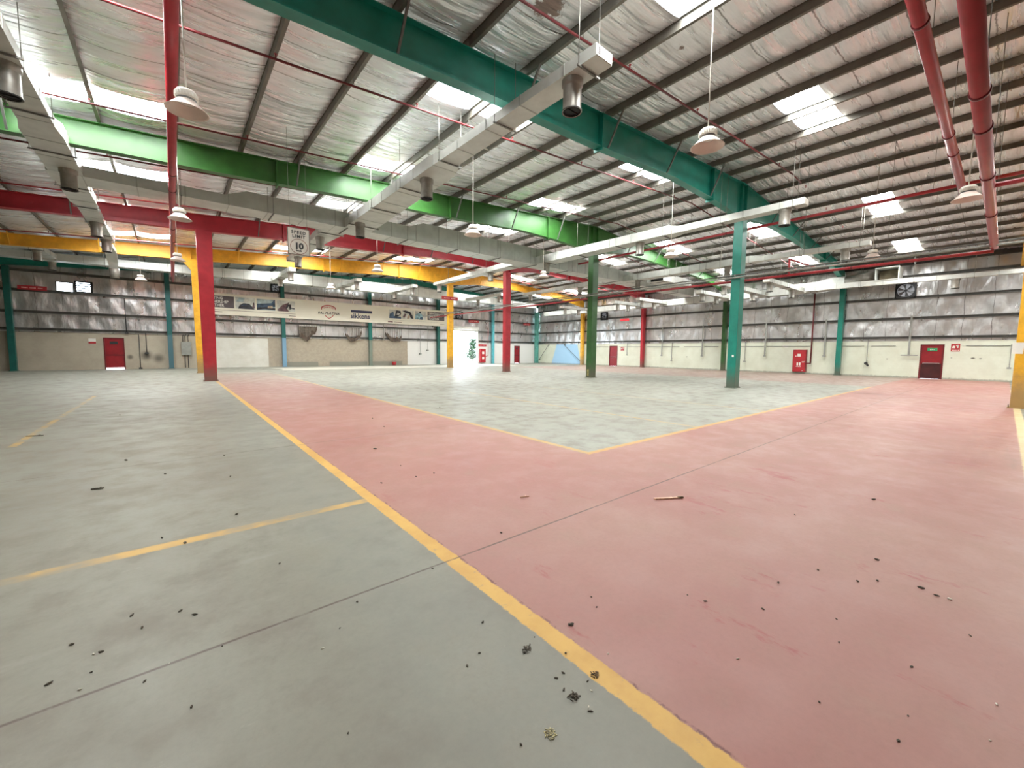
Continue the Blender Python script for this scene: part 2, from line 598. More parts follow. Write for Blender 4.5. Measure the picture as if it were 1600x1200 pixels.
def text_bm(txt, size, bold=0.0, stretch=1.0, spacing=1.0, align='LEFT', shear=0.0):
    cu = bpy.data.curves.new('lettering', 'FONT')
    cu.body = txt
    cu.size = size
    cu.offset = bold
    cu.space_character = spacing
    cu.align_x = align
    cu.shear = shear
    cu.extrude = 0.004
    cu.resolution_u = 3
    t = bpy.data.objects.new('lettering', cu)
    COL.objects.link(t)
    bpy.context.view_layer.update()
    dg = bpy.context.evaluated_depsgraph_get()
    me = bpy.data.meshes.new_from_object(t.evaluated_get(dg))
    bm = bmesh.new()
    bm.from_mesh(me)
    bpy.data.objects.remove(t)
    bpy.data.meshes.remove(me)
    bpy.data.curves.remove(cu)
    for v in bm.verts:
        v.co.x *= stretch
    return bm


def on_far(bm, x, y, z):          # lettering on a face that looks towards -Y
    for v in bm.verts:
        c = v.co.copy()
        v.co = (x + c.x, y - c.z, z + c.y)
    return bm


def on_right(bm, x, y, z):        # lettering on a face that looks towards -X
    for v in bm.verts:
        c = v.co.copy()
        v.co = (x - c.z, y - c.x, z + c.y)
    return bm


# ------------------------------------------------------------------ building constants
XL, XR, YN, YF = -17.3, 39.0, -9.3, 41.7
PS = 1.64                                    # purlin spacing
SL = 0.066                                   # roof slope
def zpur(x): return 9.15 - SL * abs(x - 20)  # underside of the purlins
def zroof(x): return zpur(x) + 0.2
FRAMES = [(-0.4, YEL, YEL, 'yellow'), (8.0, TEAL, TEAL, 'teal'), (16.4, GREEN, DGREEN, 'green'), (24.8, RED, RED, 'red'), (33.2, YEL, YEL, 'yellow')]

# ------------------------------------------------------------------ floor and shell
bm = nb()
box(bm, XL - 0.3, XR + 0.3, YN - 0.3, YF + 0.25, -0.2, 0.0)
struct(obj('floor', bm, M_FLOOR))

# roof lining with openings for the skylights
SKX = [(-2.96, 0.32), (5.24, 8.52), (13.44, 16.72), (24.92, 28.2), (33.12, 36.4)]
SKY0, SKP, SKW = 3.73, 5.4, 1.08
rng = np.random.RandomState(3)
purl = [20 + PS * k for k in range(-22, 12)]
edges = [XL - 0.2] + [p for p in purl if XL < p < XR] + [XR + 0.3]
xs = []
for a, b in zip(edges[:-1], edges[1:]):
    n = 6 if b > -10 else 3
    xs += [(a + (b - a) * i / n, i / n, edges.index(a)) for i in range(n)]
xs.append((edges[-1], 0.0, len(edges) - 1))
ny = int((YF + 0.3 - (YN - 0.2)) / 0.135)
y0 = SKY0 - 0.135 * round((SKY0 - (YN - 0.2)) / 0.135)
ys = [y0 + 0.135 * j for j in range(ny + 2)]
nbay = len(edges)
ph = rng.rand(nbay, 6) * 6.28
fr = 2.0 + rng.rand(nbay, 6) * 9.0
am = rng.rand(nbay, 6)
bm = nb()
V = {}
for i, (x, u, bay) in enumerate(xs):
    for j, y in enumerate(ys):
        sag = 4 * u * (1 - u)
        wv = sum(am[bay, q] * math.sin(fr[bay, q] * y + ph[bay, q] + 0.5 * math.sin(1.3 * y + q)) for q in range(6)) / 6
        z = zroof(x) - 0.085 * sag ** 0.7 + 0.06 * sag ** 0.5 * wv
        V[i, j] = bm.verts.new((x, y, z))
def in_sky(x, y):
    for a, b in SKX:
        if a - 1e-3 < x < b + 1e-3:
            t = (y - SKY0) % SKP
            if t < SKW and y > (3 if a < 10 else -8) and y < 39.5:
                return True
    return False
for i in range(len(xs) - 1):
    for j in range(len(ys) - 1):
        cx = (xs[i][0] + xs[i + 1][0]) / 2
        cy = (ys[j] + ys[j + 1]) / 2
        if in_sky(cx, cy):
            continue
        f = bm.faces.new((V[i, j], V[i + 1, j], V[i + 1, j + 1], V[i, j + 1]))
        f.smooth = True
struct(obj('ceiling', bm, M_FOIL))
n_win = 0
for a, b in SKX:
    k = -2
    while True:
        y = SKY0 + SKP * k
        k += 1
        if y > 39:
            break
        if y < (3 if a < 10 else -8):  # unseen rows behind the camera are kept on the right to brighten that side
            continue
        n_win += 1
        bm = nb()
        N = 24
        for q in range(N):
            ya, yb = y + SKW * q / N, y + SKW * (q + 1) / N
            za = 0.03 + 0.012 * (1 if (q // 2) % 2 else -1)
            vs = [bm.verts.new((x, yy, zroof(x) + za)) for (x, yy) in ((a, ya), (b, ya), (b, yb), (a, yb))]
            bm.faces.new(vs)
        o = struct(obj('window_%d' % n_win, bm, M_SKY))
        o['label'] = 'bright translucent skylight strip in the foil roof'
        o['group'] = 'roof skylights'

# outer roof sheet keeps the sky out above the foil
def grid_wall(name, mat, axis, plane, us, zs, skip, bulge, parent=None):
    bm = nb()
    V = {}
    for i, u in enumerate(us):
        for j, z in enumerate(zs):
            d = bulge(u, z)
            V[i, j] = bm.verts.new((plane + d, u, z) if axis == 'x' else (u, plane + d, z))
    for i in range(len(us) - 1):
        for j in range(len(zs) - 1):
            if skip((us[i] + us[i + 1]) / 2, (zs[j] + zs[j + 1]) / 2):
                continue
            f = bm.faces.new((V[i, j], V[i + 1, j], V[i + 1, j + 1], V[i, j + 1]))
            f.smooth = True
    return obj(name, bm, mat, parent)


def lin(a, b, n):
    return [a + (b - a) * i / n for i in range(n + 1)]


def cuts(a, b, step, extra):
    v = set(round(x, 4) for x in lin(a, b, int((b - a) / step)))
    for e in extra:
        v = set(x for x in v if abs(x - e) > step * 0.3)
        v.add(round(e, 4))
    return sorted(v)


# right wall : masonry base with a foil lined sheeting above
bm = nb()
MZ = 2.55
DY = [(2.6, 3.6, 2.25), (28.25, 29.25, 2.25)]      # door openings along the right wall
yy = YN
for (a, b, h) in DY:
    box(bm, XR, XR + 0.25, yy, a, 0, MZ)
    box(bm, XR, XR + 0.25, a, b, h, MZ)
    yy = b
box(bm, XR, XR + 0.25, yy, YF + 0.25, 0, MZ)
wr = struct(obj('wall_right', bm, M_WR))
gr = [2.7, 4.0, 5.4, 6.85]
def bulge_r(u, z):
    t = min(abs(z - g) for g in gr + [MZ, 8.1])
    s = min(1.0, t / 0.5)
    return 0.05 + s * (0.035 * math.sin(u * 2 * math.pi / 1.22 + 1.5) + 0.02 * math.sin(u * 7.3 + z * 3.1) + 0.015 * math.sin(u * 17 + z * 9))
grid_wall('foil_lining', M_WFOIL, 'x', XR, lin(YN, YF, 300), lin(MZ, 8.15, 40), lambda u, z: False, bulge_r, wr)

# far gable wall
bm = nb()
xx = XL
for (a, b, z0, z1) in ((-3.82, -2.82, 0.0, 2.25), (25.2, 29.0, 0.0, 2.6), (35.0, 35.85, 0.0, 2.25)):
    box(bm, xx, a, YF, YF + 0.25, 0, 2.6)
    if z1 < 2.6:
        box(bm, a, b, YF, YF + 0.25, z1, 2.6)
    xx = b
box(bm, xx, XR + 0.25, YF, YF + 0.25, 0, 2.6)
wf = struct(obj('wall_far', bm, M_WF))
HOLES = [(25.2, 29.0, 0, 4.1), (-5.95, -5.2, 5.44, 6.02), (-5.02, -4.33, 5.5, 6.12)]
def skip_f(u, z):
    if z > zroof(u) + 0.1:
        return True
    return any(a < u < b and c < z < d for a, b, c, d in HOLES)
gf = [2.7, 3.85, 5.26, 6.55]
def bulge_f(u, z):
    t = min(abs(z - g) for g in gf + [2.6])
    s = min(1.0, t / 0.5)
    return 0.05 - s * (0.03 * math.sin(u * 2 * math.pi / 1.22) + 0.02 * math.sin(u * 6.1 + z * 3.3) + 0.012 * math.sin(u * 15 + z * 8))
ex_x = [h[0] for h in HOLES] + [h[1] for h in HOLES]
ex_z = [h[2] for h in HOLES[1:]] + [h[3] for h in HOLES]
grid_wall('foil_lining', M_WFOIL, 'y', YF, cuts(XL, XR, 0.2, ex_x), cuts(2.6, 9.6, 0.15, ex_z), skip_f, bulge_f, wf)

bm = nb()
box(bm, XL - 0.25, XL, YN, YF + 0.25, 0, 7.2)
struct(obj('wall_left', bm, M_WF))
bm = nb()
poly_extrude(bm, [(XL - 0.2, 0), (XR + 0.2, 0), (XR + 0.2, zroof(XR)), (20, zroof(20)), (XL - 0.2, zroof(XL))], 'y', YN - 0.25, YN)
struct(obj('wall_near', bm, M_WF))

# ------------------------------------------------------------------ doors and windows of the shell
def plain_door_right(n, y0, y1, h, label):
    bm = nb()
    box(bm, XR - 0.02, XR + 0.1, y0 - 0.06, y0 + 0.02, 0, h + 0.05)
    box(bm, XR - 0.02, XR + 0.1, y1 - 0.02, y1 + 0.06, 0, h + 0.05)
    box(bm, XR - 0.02, XR + 0.1, y0 - 0.06, y1 + 0.06, h - 0.02, h + 0.06)
    d = struct(obj('door_%d' % n, bm, DARK_RED))
    d['label'] = label
    bm = nb()
    box(bm, XR + 0.02, XR + 0.07, y0 + 0.02, y1 - 0.02, h * 0.46, h - 0.02)
    obj('upper_panel', bm, DOORRED, d)
    bm = nb()
    box(bm, XR + 0.02, XR + 0.07, y0 + 0.02, y1 - 0.02, 0.012, h * 0.46)
    obj('lower_panel', bm, DOORDK if n == 1 else DOORRED, d)
    bm = nb()
    tube(bm, [(XR + 0.02, y0 + 0.12, 1.02), (XR - 0.06, y0 + 0.12, 1.06), (XR - 0.06, y1 - 0.12, 1.06), (XR + 0.02, y1 - 0.12, 1.02)], 0.02)
    obj('panic_bar', bm, CHROME, d)
    return d


d1 = plain_door_right(1, 2.6, 3.6, 2.25, 'red fire door with a dark lower half by the right wall')
bm = nb()
box(bm, XR - 0.005, XR + 0.03, 2.86, 3.32, 1.86, 2.06)
es = obj('exit_sign', bm, EXITG, d1)
es['label'] = 'small green exit sign on the door'
bm = on_right(text_bm('EXIT', 0.11, 0.002), XR - 0.012, 3.2, 1.92)
obj('lettering', bm, WHITE, es)
d2 = plain_door_right(2, 28.25, 29.25, 2.25, 'red fire door in the right wall between the red and yellow columns')


def plain_door_far(n, x0, x1, h, gap, label, sign=False):
    bm = nb()
    for (a, b, c, d) in ((x0 - 0.05, x0 + 0.02, 0, h + 0.05), (x1 - 0.02, x1 + 0.05, 0, h + 0.05), (x0 - 0.05, x1 + 0.05, h - 0.02, h + 0.06)):
        box(bm, a, b, YF - 0.03, YF + 0.1, c, d)
    o = struct(obj('door_%d' % n, bm, DARK_RED))
    o['label'] = label
    bm = nb()
    box(bm, x0 + 0.02, x1 - 0.02, YF + 0.02, YF + 0.07, gap, h - 0.02)
    obj('door_leaf', bm, DOORRED, o)
    bm = nb()
    box(bm, x0 + 0.02, x1 - 0.02, YF + 0.005, YF + 0.03, 1.0, 1.09)
    obj('push_bar', bm, DARK_RED, o)
    bm = nb()
    box(bm, x0 + 0.28, x1 - 0.3, YF + 0.0, YF + 0.03, 1.84, 2.04)
    obj('exit_sign', bm, INK, o)
    return o


plain_door_far(3, -3.82, -2.82, 2.25, 0.12, 'red door in the far wall with daylight showing under it', True)
plain_door_far(4, 35.0, 35.85, 2.25, 0.03, 'red door in the far wall close to the right corner', True)
# the open roller doorway
bm = nb()
for a in (25.1, 29.0):
    box(bm, a, a + 0.1, YF - 0.05, YF + 0.2, 0, 4.2)
d5 = struct(obj('door_5', bm, WHITE))
d5['label'] = 'open roller doorway with daylight and greenery beyond'
bm = nb()
cyl(bm, (25.2, YF - 0.16, 4.32), (29.0, YF - 0.16, 4.32), 0.2, 0.2, 16)
obj('roller_coil', bm, WHITE, d5)
bm = nb()
box(bm, 25.2, 29.0, YF - 0.02, YF + 0.03, 3.92, 4.15)
obj('curtain_edge', bm, WHITE, d5)
# two openings high in the gable
bm = nb()
for (a, b, c, d) in ((-6.0, -5.95, 5.4, 6.07), (-5.2, -5.15, 5.4, 6.07), (-6.0, -5.15, 5.4, 5.44), (-6.0, -5.15, 6.02, 6.07)):
    box(bm, a, b, YF - 0.04, YF + 0.12, c, d)
o = struct(obj('window_%d' % (n_win + 1), bm, GIRT))
o['label'] = 'small square open window high in the far wall, full of daylight'
bm = nb()
for (a, b, c, d) in ((-5.1, -5.02, 5.44, 6.2), (-4.33, -4.2, 5.44, 6.2), (-5.1, -4.2, 5.44, 5.5), (-5.1, -4.2, 6.12, 6.2)):
    box(bm, a, b, YF - 0.04, YF + 0.12, c, d)
o = struct(obj('window_%d' % (n_win + 2), bm, FANB))
o['label'] = 'small louvred window high in the far wall beside the open one'
bm = nb()
for q in range(4):
    bar(bm, (-5.02, YF + 0.03, 5.58 + q * 0.15), (-4.33, YF + 0.03, 5.58 + q * 0.15), 0.12, 0.07)
obj('louvre', bm, GIRT, o)

# ------------------------------------------------------------------ outside, beyond the roller doorway
bm = nb()
box(bm, -30, 80, YF + 0.25, 110, -0.25, -0.03)
struct(obj('ground', bm, paint('outdoor_concrete', srgb(206, 204, 196), 0.8, 0, 0.05, None, 0.6)))
FENCE = paint('pale_render', srgb(214, 212, 204), 0.8, 0, 0.04)
bm = nb()
box(bm, 22, 60, 60, 60.2, -0.03, 1.5)
box(bm, 22, 60, 59.95, 60.25, 1.5, 1.6)
tag(obj('boundary_wall', bm, FENCE), 'low pale boundary wall outside the open roller doorway', 'wall')
LEAF = paint('leaf_green', srgb(22, 58, 22), 0.6, 0, 0.3, None, 3)
BARK = paint('bark', srgb(96, 82, 66), 0.9, 0, 0.2, None, 5)
t = thing('shrub_tree', 'green leafy tree outside the open roller doorway', 'tree', (35.2, 52.0, -0.03))
bm = nb()
for k in range(4):
    cyl(bm, (35.2, 52, -0.03), (35.2 + 0.4 * math.cos(k * 1.7), 52 + 0.4 * math.sin(k * 1.7), 2.2), 0.07, 0.03, 7)
obj('trunk', bm, BARK, t)
bm = nb()
for k in range(2600):
    cz = random.uniform(0.35, 3.4)
    rr = (0.95 if cz < 2.0 else 0.62) * random.random() ** 0.5
    an = random.uniform(0, 6.28)
    c = Vector((35.2 + rr * math.cos(an) + 0.12 * (cz - 1.5), 52 + rr * math.sin(an), cz))
    a = Vector((random.uniform(-1, 1), random.uniform(-1, 1), random.uniform(-1, 1))).normalized() * random.uniform(0.08, 0.16)
    b = a.orthogonal().normalized() * random.uniform(0.04, 0.08)
    bm.faces.new([bm.verts.new(c + v) for v in (a, b, -a, -b)])
obj('foliage', bm, LEAF, t)

# ------------------------------------------------------------------ steel frames
def zbot(x):
    pts = [(-17.3, 6.0), (-8, 6.75), (1.36, 7.15), (6, 7.42), (10, 7.55), (14, 7.8), (16.5, 7.78), (20, 7.62), (22.8, 7.98), (26, 8.0), (30, 7.85), (34, 7.68), (36, 7.45), (38.9, 6.9)]
    for (a, za), (b, zb) in zip(pts[:-1], pts[1:]):
        if a <= x <= b:
            return za + (zb - za) * (x - a) / (b - a)
    return pts[-1][1]


STX = [XL, -8, 1.36, 6, 10, 14, 16.5, 20, 22.8, 26, 30, 34, 36, 38.9]
NEARLBL = {-0.4: 'yellow steel roof beam nearest the camera, at the right edge', 8.0: 'teal steel roof beam, nearest of the beams in view',
           16.4: 'bright green steel roof beam behind the teal one', 24.8: 'red steel roof beam behind the green one',
           33.2: 'yellow steel roof beam behind the red one', 41.3: 'teal steel beam along the top of the far wall'}
BR = {}
for (fy, mb, mc, cn) in FRAMES + [(41.3, TEAL, TEAL, 'teal')]:
    fw = 0.28 if fy < 40 else 0.2
    x_start = XL if fy > 0 else 6.0
    r = thing('roof_beam', NEARLBL[fy], 'roof beam', (20, fy, zbot(20)))
    sx = [x for x in STX if x > x_start]
    sx = [x_start] + sx
    low = [(x, zbot(x) if fy < 40 else zpur(x) - 0.45) for x in sx]
    top = [(x, zpur(x) - 0.012) for x in [x_start] + ([20.0] if x_start < 20 else []) + [38.9]]
    bm = nb()
    poly_extrude(bm, low + top[::-1], 'y', fy - 0.008, fy + 0.008)
    obj('web', bm, mb, r)
    bm = nb()
    for (a, za), (b, zb) in zip(low[:-1], low[1:]):
        vs = [bm.verts.new(v) for v in ((a, fy - fw / 2, za), (b, fy - fw / 2, zb), (b, fy + fw / 2, zb), (a, fy + fw / 2, za),
                                        (a, fy - fw / 2, za + 0.022), (b, fy - fw / 2, zb + 0.022), (b, fy + fw / 2, zb + 0.022), (a, fy + fw / 2, za + 0.022))]
        for f in ((0, 1, 2, 3), (7, 6, 5, 4), (0, 4, 5, 1), (2, 6, 7, 3), (1, 5, 6, 2), (0, 3, 7, 4)):
            bm.faces.new([vs[i] for i in f])
    obj('bottom_flange', bm, mb, r)
    bm = nb()
    for (a, za), (b, zb) in zip(top[:-1], top[1:]):
        bar(bm, (a, fy, za), (b, fy, zb), fw, 0.02)
    obj('top_flange', bm, mb, r)
    if fy < 40:
        sp = {8.0: [9.85, 16.9, 33.0], 16.4: [3.0, 9.85, 16.0, 31.0], 24.8: [4.75, 11.5, 27.0], 33.2: [2.0, 9.0, 15.0, 27.0], -0.4: [12.0, 30.0]}[fy]
        for x in sp:
            bm = nb()
            zb = zbot(x)
            bm2 = box(bm, x - 0.02, x + 0.02, fy - fw / 2 - 0.02, fy + fw / 2 + 0.02, zb - 0.09, zpur(x) - 0.02)
            obj('splice_plate', bm, mb, r)
        for x in (19.75, 20.25) if fy < 30 else (1.1, 1.6):
            bm = nb()
            box(bm, x - 0.01, x + 0.01, fy - fw / 2 + 0.01, fy + fw / 2 - 0.01, zbot(x), zpur(x) - 0.02)
            obj('stiffener', bm, mb, r)
        for k in range(-20, 12, 2):
            px = 20 + PS * k
            if px < max(x_start, -9) or px > 38 or abs(px - 20) < 1:
                continue
            bm = nb()
            bar(bm, (px, fy - 0.1, zbot(px) + 0.03), (px + 0.02, fy - 0.62, zpur(px) + 0.02), 0.045, 0.045)
            obj('flange_brace', bm, GIRT if fy < 30 else mb, r)


def column(x, y, zt, wx0, wx1, wy, mat, name, label, cat='column', base=True, plates=True):
    c = thing(name, label, cat, (x, y, 0))
    bm = nb()
    vs = []
    for z, wx in ((0.0, wx0), (zt, wx1)):
        for a, b in ((-1, -1), (1, -1), (1, 1), (-1, 1)):
            vs.append(bm.verts.new((x + a * wx / 2, y + b * wy / 2, z)))
    for f in ((3, 2, 1, 0), (4, 5, 6, 7), (0, 1, 5, 4), (1, 2, 6, 5), (2, 3, 7, 6), (3, 0, 4, 7)):
        bm.faces.new([vs[i] for i in f])
    bmesh.ops.bevel(bm, geom=[e for e in bm.edges], offset=0.006, segments=1, affect='EDGES')
    obj('shaft', bm, mat, c)
    if base:
        bm = nb()
        box(bm, x - wx0 / 2 - 0.05, x + wx0 / 2 + 0.05, y - wy / 2 - 0.05, y + wy / 2 + 0.05, 0.0, 0.025)
        obj('base_plate', bm, mat, c)
        bm = nb()
        for a in (-1, 1):
            for b in (-1, 1):
                cyl(bm, (x + a * (wx0 / 2 + 0.025), y + b * (wy / 2 + 0.025), 0.025), (x + a * (wx0 / 2 + 0.025), y + b * (wy / 2 + 0.025), 0.06), 0.014, 0.014, 6)
        obj('anchor_bolts', bm, ROD, c)
    return c


for (fy, mb, mc, cn) in FRAMES:
    lab = {-0.4: 'yellow column at the right edge with a white notice on it', 8.0: 'tall teal column standing free in the hall',
           16.4: 'dark green column standing free in the hall', 24.8: 'thin red column standing near the doorway side of the hall',
           33.2: 'yellow column in front of the roller doorway'}[fy]
    c = column(20.0, fy, 7.62, 0.48, 0.5, 0.38, mc, 'steel_column', lab)
    if fy == -0.4:
        bm = nb()
        box(bm, 19.752, 19.758, -0.36, -0.14, 1.66, 2.0)
        obj('notice', bm, WHITE, c)
    if fy == 8.0:
        bm = nb()
        box(bm, 19.72, 19.755, 7.9, 7.98, 1.42, 1.52)
        obj('switch_box', bm, WHITE, c)
    if fy == 16.4:
        bm = nb()
        box(bm, 19.752, 19.757, 16.36, 16.5, 0.12, 0.52)
        obj('worn_patch', bm, paint('worn_primer', srgb(150, 140, 90), 0.8, 0, 0.2, None, 8), c)
column(1.36, 24.8, 7.17, 0.5, 0.62, 0.36, RED, 'steel_column', 'thick red column at the left end of the red floor lane')
yc = column(1.36, 33.2, 7.17, 0.42, 0.56, 0.36, YEL, 'steel_column', 'yellow column standing right behind the thick red column')
bm = nb()
poly_extrude(bm, [(1.1, 7.15), (0.2, 7.1), (0.75, 6.95), (1.1, 6.5)], 'y', 33.05, 33.35)
obj('haunch', bm, YEL, yc)
for (fy, mb, mc, cn) in FRAMES[1:]:
    lab = {8.0: 'teal wall column on the right wall beside the hose cabinet', 16.4: 'dark green wall column on the right wall',
           24.8: 'red wall column on the right wall', 33.2: 'yellow wall column on the right wall nearest the corner'}[fy]
    column(38.72, fy, 6.95, 0.34, 0.52, 0.3, mc, 'wall_column', lab)
def two_tone(name, up, lowc):
    k = NT(name)
    P, X, Y, Z = k.pos()
    k.col(k.mix(k.ramp(Z, 2.55, 2.65), lowc, up))
    k.rough(0.45)
    return k.m
GT = paint('far_teal', srgb(16, 92, 84), 0.45, 0, 0.08)
GC = [(-8.1, GT), (-0.15, two_tone('teal_over_slate', srgb(20, 88, 86), srgb(64, 100, 108))), (7.7, two_tone('teal_over_blue', srgb(18, 92, 86), srgb(112, 150, 176))), (15.55, two_tone('teal_over_grey', srgb(18, 100, 92), srgb(112, 124, 112))), (23.4, GT), (31.2, TEAL_BLUE)]
gl = ['leftmost teal column on the far wall', 'teal column on the far wall left of the thick red column', 'teal column on the far wall near the left of the banner',
      'teal column on the far wall behind the middle of the banner', 'teal column on the far wall at the banner right end', 'pale turquoise column on the far wall right of the roller doorway']
for (gx, gm), l in zip(GC, gl):
    column(gx, 41.45, zpur(gx) - 0.5, 0.3, 0.3, 0.3, gm, 'wall_column', l)
column(38.72, 41.4, 6.9, 0.4, 0.5, 0.4, paint('corner_teal', srgb(96, 168, 156), 0.45), 'wall_column', 'pale teal corner column where the far and right walls meet')

# ------------------------------------------------------------------ purlins and girts
ORD = ['first', 'second', 'third', 'fourth', 'fifth', 'sixth', 'seventh', 'eighth', 'ninth', 'tenth', 'eleventh', 'twelfth', 'thirteenth', 'fourteenth', 'fifteenth', 'sixteenth', 'seventeenth', 'eighteenth']
for k in range(-18, 12):
    px = 20 + PS * k
    z = zpur(px)
    s = 1 if k <= 0 else -1
    bm = nb()
    pr = [(px - 0.005, z), (px + s * 0.07, z), (px + s * 0.07, z + 0.02), (px + s * 0.062, z + 0.02), (px + s * 0.062, z + 0.006), (px + 0.004 * s, z + 0.006),
          (px + 0.004 * s, z + 0.194), (px - s * 0.065, z + 0.194), (px - s * 0.065, z + 0.2), (px - 0.005, z + 0.2)]
    poly_extrude(bm, pr, 'y', YN + 0.05, YF - 0.05)
    if k == 0:
        lab = 'grey steel purlin running along the roof ridge'
    else:
        lab = 'grey steel purlin under the foil roof, %s from the ridge on the %s slope' % (ORD[abs(k) - 1], 'left' if k < 0 else 'right')
    tag(obj('roof_purlin', bm, GALV, loc=(px, 10, z)), lab, 'purlin', 'purlins under the roof')

for i, g in enumerate(gr):
    bm = nb()
    poly_extrude(bm, [(0, g), (0, g + 0.2), (0, g + 0.2)][:0] or [(XR - 0.14, g), (XR + 0.0, g), (XR + 0.0, g + 0.17), (XR - 0.14, g + 0.17), (XR - 0.14, g + 0.15), (XR - 0.012, g + 0.15), (XR - 0.012, g + 0.02), (XR - 0.14, g + 0.02)], 'y', YN + 0.1, YF - 0.3)
    tag(obj('wall_girt', bm, GIRT, loc=(XR - 0.07, 10, g)), 'grey steel girt along the right wall, %s from the bottom' % ORD[i], 'girt', 'girts on the right wall')
for i, g in enumerate(gf):
    if i == 0:
        parts = [(XL + 0.1, 25.0), (29.2, XR - 0.1)]
    elif i == 1:
        parts = [(XL + 0.1, 25.0), (29.2, XR - 0.1)]
    else:
        parts = [(XL + 0.1, XR - 0.1)]
    for q, (a, b) in enumerate(parts):
        bm = nb()
        poly_extrude(bm, [(YF - 0.14, g), (YF, g), (YF, g + 0.17), (YF - 0.14, g + 0.17), (YF - 0.14, g + 0.15), (YF - 0.012, g + 0.15), (YF - 0.012, g + 0.02), (YF - 0.14, g + 0.02)], 'x', a, b)
        side = '' if len(parts) == 1 else (' left of the doorway' if q == 0 else ' right of the doorway')
        tag(obj('wall_girt', bm, GIRT, loc=((a + b) / 2, YF - 0.07, g)), 'grey steel girt along the far wall%s, %s from the bottom' % (side, ORD[i]), 'girt', 'girts on the far wall')

bm = nb()
box(bm, XR - 0.3, XR - 0.02, YN + 0.1, YF - 0.3, 7.72, 7.98)  # dark box put in for the shadow gap under the eave
tag(obj('eave_shade_strip', bm, paint('eave_shade', srgb(52, 48, 44), 0.6), loc=(XR - 0.15, 10, 7.72)), 'dark strip as shadow gap along the top of the right wall', 'shade strip')
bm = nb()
poly_extrude(bm, [(11.3, 2.2), (11.45, 2.08), (11.62, 2.06), (11.85, 2.2), (11.8, 2.32), (11.62, 2.27), (11.5, 2.33)], 'x', XR - 0.01, XR - 0.004)  # white patch stands in for a bright spot of light on the wall
tag(obj('light_spot_patch', bm, WHITE, loc=(XR - 0.007, 11.6, 2.2)), 'white patch as a light spot on the right wall left of the hose cabinet', 'light spot')

# ------------------------------------------------------------------ ductwork
def spout_bm(c, h=0.58, r=0.18):
    bm = nb()
    lathe(bm, [(r * 1.15, 0.0), (r * 1.15, -0.1), (r * 1.02, -0.13), (r, -0.14), (r, -h + 0.05), (r * 1.07, -h + 0.03), (r * 1.08, -h), (r * 1.0, -h), (r * 0.96, -h + 0.02), (r * 0.96, -h + 0.3)], 18, c)
    return bm


def add_spout(parent, x, y, z, h=0.58, r=0.18):
    o = obj('air_outlet', spout_bm((x, y, z), h, r), SPOUT, parent)
    bm = nb()
    cyl(bm, (x, y, z - h + 0.03), (x, y, z - h + 0.04), r * 0.97, r * 0.97, 18)
    lathe(bm, [(r * 1.09, -h - 0.004), (r * 1.1, -h + 0.014), (r * 0.9, -h + 0.012), (r * 0.9, -h - 0.004)], 18, (x, y, z))
    box(bm, x - r * 0.9, x + r * 0.9, y - 0.008, y + 0.008, z - h + 0.01, z - h + 0.03)
    obj('damper', bm, BLACK, o)


def duct_y(bm, st):
    """st: list of (y, x0, x1, z0, z1) - a rectangular duct running along Y"""
    rings = [[bm.verts.new(v) for v in ((x0, y, z0), (x1, y, z0), (x1, y, z1), (x0, y, z1))] for (y, x0, x1, z0, z1) in st]
    for A, B in zip(rings[:-1], rings[1:]):
        for i in range(4):
            j = (i + 1) % 4
            bm.faces.new((A[i], A[j], B[j], B[i]))
    bm.faces.new(rings[0])
    bm.faces.new(rings[-1][::-1])


def duct_x(bm, st):
    rings = [[bm.verts.new(v) for v in ((x, y0, z0), (x, y1, z0), (x, y1, z1), (x, y0, z1))] for (x, y0, y1, z0, z1) in st]
    for A, B in zip(rings[:-1], rings[1:]):
        for i in range(4):
            j = (i + 1) % 4
            bm.faces.new((A[i], A[j], B[j], B[i]))
    bm.faces.new(rings[0])
    bm.faces.new(rings[-1][::-1])


def at(st, p):
    for A, B in zip(st[:-1], st[1:]):
        a, b = A[0], B[0]
        if min(a, b) <= p <= max(a, b):
            t = (p - a) / (b - a) if b != a else 0
            return [A[i] + (B[i] - A[i]) * t for i in range(5)]
    return list(st[0])


